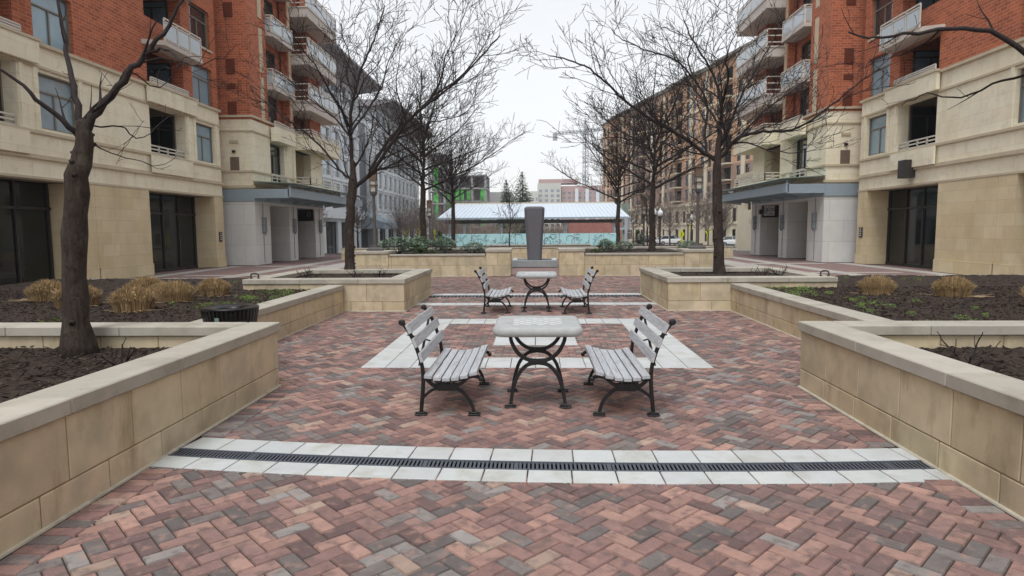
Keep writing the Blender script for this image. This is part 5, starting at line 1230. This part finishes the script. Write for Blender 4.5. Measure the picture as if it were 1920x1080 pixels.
def walk_sign(px, pyc, Y, rz, label, k=1.0, src=[]):
    p = at(px, pyc, Y); z0 = zg(Y); root = empty('crossing_sign', (p.x, Y, z0), label, 'road sign', 'yellow pedestrian crossing signs', rz); h = p.z-z0
    b = MB(); b.box(-.03, .03, .02, .07, 0, h+.5); b.build('post', MT['post'], root)
    b = MB(); s_ = .66*k; b.extr([(0, 0, h-s_), (s_, 0, h), (0, 0, h+s_), (-s_, 0, h)], (0, .015, 0)); d = b.build('diamond', MT['yellow'], root)
    b = MB(); b.lathe([(.06, -.004), (.06, .004)], n=10); b.v = [(x, -.006+z*.5, h+.3*k+y) for x, y, z in b.v]
    b.beam((0, -.008, h+.2*k), (-.02, -.008, h-.06*k), .012, .11); b.beam((-.02, -.008, h-.05*k), (-.13, -.008, h-.34*k), .012, .06); b.beam((0, -.008, h-.05*k), (.12, -.008, h-.33*k), .012, .06); b.beam((0, -.008, h+.16*k), (.16, -.008, h-.02*k), .012, .05); b.beam((0, -.008, h+.16*k), (-.15, -.008, h-.0*k), .012, .05)
    b.build('walker_symbol', MT['sign'], d)
    b = MB(); b.box(-.3*k, .3*k, 0, .015, h-s_-.42, h-s_-.1); pl = b.build('arrow_plate', MT['yellow'], root)
    b = MB(); b.beam((-.18*k, -.008, h-s_-.2), (.16*k, -.008, h-s_-.32), .012, .05); b.beam((.16*k, -.008, h-s_-.32), (.06*k, -.008, h-s_-.34), .012, .05); b.beam((.16*k, -.008, h-s_-.32), (.14*k, -.008, h-s_-.22), .012, .05); b.build('arrow', MT['sign'], pl)
walk_sign(761, 435, 92, R(74), 'leftmost yellow diamond crossing sign above the left shrubs'); walk_sign(785, 434, 96, R(66), 'second yellow crossing sign from the left beside the tree trunk'); walk_sign(815, 435, 100, R(80), 'third yellow crossing sign just right of the second left trunk', .9)
walk_sign(1278, 439, 90, R(-68), 'yellow diamond crossing sign above the right shrub'); walk_sign(1295, 424, 98, R(-75), 'small high yellow crossing sign beside a globe lamp', .7); walk_sign(1327, 434, 92, R(-74), 'rightmost yellow crossing sign between lantern post and tree')
def car(px, Y, py_ground, rz, label, paint, name='parked_car'):
    p = at(px, py_ground, Y); root = empty(name, (p.x, Y, zg(Y)+.02), label, 'car', 'cars parked along the street', rz)
    b = MB(); prof = [(-2.2, .32), (-2.25, .62), (-2.1, .84), (-1.5, .92), (-.85, 1.0), (.95, 1.0), (1.75, .93), (2.15, .78), (2.25, .5), (2.2, .3)]
    vs = []
    for x, z in prof: vs += [(x, -.86+.08*(abs(x) > 2.1), z), (x, .86-.08*(abs(x) > 2.1), z)]
    n = len(prof); lo = [(x, y, .24) for x in (-2.15, 2.15) for y in (-.8, .8)]
    b.extr([(x, -.87, z) for x, z in prof], (0, 1.74, 0)); b.build('body', paint, root, bevel=.07, seg=2, smooth=True)
    top = [(-1.75, .95), (-1.3, 1.38), (-.8, 1.46), (.25, 1.45), (.65, 1.36), (1.25, .97)]
    b = MB(); vs = [(x, -(.8 if z < 1 else .62), z) for x, z in top]+[(x, (.8 if z < 1 else .62), z) for x, z in top]; k = len(top)
    b.add(vs, [tuple(range(k))[::-1], tuple(range(k, 2*k))]+[(i, (i+1) % k, (i+1) % k+k, i+k) for i in range(k)]); b.build('windows', MT['glass'], root, bevel=.04)
    b = MB(); b.box(-1.2, .55, -.6, .6, 1.45, 1.49)
    for y in (-1, 1):
        for q0, q1 in (((-1.78, .95), (-1.28, 1.4)), ((1.28, .96), (.62, 1.38)), ((-.3, .98), (-.3, 1.45))): b.beam((q0[0], y*.81, q0[1]), (q1[0], y*.64, q1[1]), .06, .06)
    b.build('roof', paint, root, bevel=.02)
    for wx in (-1.35, 1.38):
        for y in (-1, 1):
            q = MB(); q.lathe([(.2, -.1), (.32, -.1), (.33, -.05), (.33, .05), (.32, .1), (.2, .1)], n=18); q.v = [(wx+a, y*.8+c, .33+b_) for a, b_, c in q.v]; t_ = q.build('wheel', MT['tyre'], root)
            q = MB(); q.lathe([(.03, -.105), (.2, -.1), (.21, .1), (.03, .105)], n=14); q.v = [(wx+a, y*.8+c, .33+b_) for a, b_, c in q.v]; q.build('rim', MT['chrome'], t_)
    for y in (-.62, .62):
        q = MB(); q.box(2.12, 2.2, y-.2, y+.2, .62, .76); q.build('headlight', MT['globe'], root); q = MB(); q.box(-2.26, -2.2, y-.18, y+.18, .62, .8); q.build('taillight', MT['wallred'], root)
    return root
WH, DK, RD, SV = carpaint('white_paint', srgb(226, 230, 232)), carpaint('dark_paint', srgb(38, 32, 36)), carpaint('red_paint', srgb(150, 30, 48)), carpaint('silver_paint', srgb(160, 168, 176))
car(1378, 93, 463, R(-20), 'white saloon car right of the nearest right tree trunk', WH); car(1254, 104, 455, R(12), 'white parked car right of the nearest globe lamp', WH); car(1216, 110, 455, R(4), 'dark parked car behind the second right tree', DK); car(1268, 112, 455, R(8), 'silver car half hidden behind the right corner shrub', SV)
car(636, 80, 466, R(95), 'red parked car left of the nearest left tree trunk', RD); car(672, 84, 466, R(100), 'black parked car just right of the nearest left tree trunk', DK); car(692, 88, 464, R(97), 'grey car behind the foot of the left lantern post', SV); car(712, 94, 462, R(95), 'dark car behind the widest left shrub', DK)
# dark green banner board on a stand near the left street
p = at(624, 460, 70); b = MB(); b.box(-.04, .04, -.04, .04, 0, 2.4); o = b.build('banner_post', MT['post']); o.location = (p.x, 70, zg(70)); tag(o, 'slim post with a green and white banner left of the red car', 'banner')
b = MB(); b.box(.05, .5, -.02, .02, 1.0, 2.3); b.build('banner', MT['white'], o); b = MB(); b.box(.1, .45, -.03, -.021, 1.05, 1.5); b.build('banner_print', MT['net'], o)

# ------------------------------------------------------------------ hazy winter air
b = MB(); b.box(-430, 430, -70, 430, -2.2, 60); hz = b.build('haze', MT['glass']); tag(hz, kind='stuff')
hm = bpy.data.materials.new('haze'); hm.use_nodes = True; n = hm.node_tree; n.nodes.clear(); o = n.nodes.new('ShaderNodeOutputMaterial'); pv_ = n.nodes.new('ShaderNodeVolumePrincipled')
pv_.inputs['Color'].default_value = (.93, .95, 1, 1); pv_.inputs['Density'].default_value = .0005; n.links.new(pv_.outputs[0], o.inputs['Volume']); hz.data.materials.clear(); hz.data.materials.append(hm)
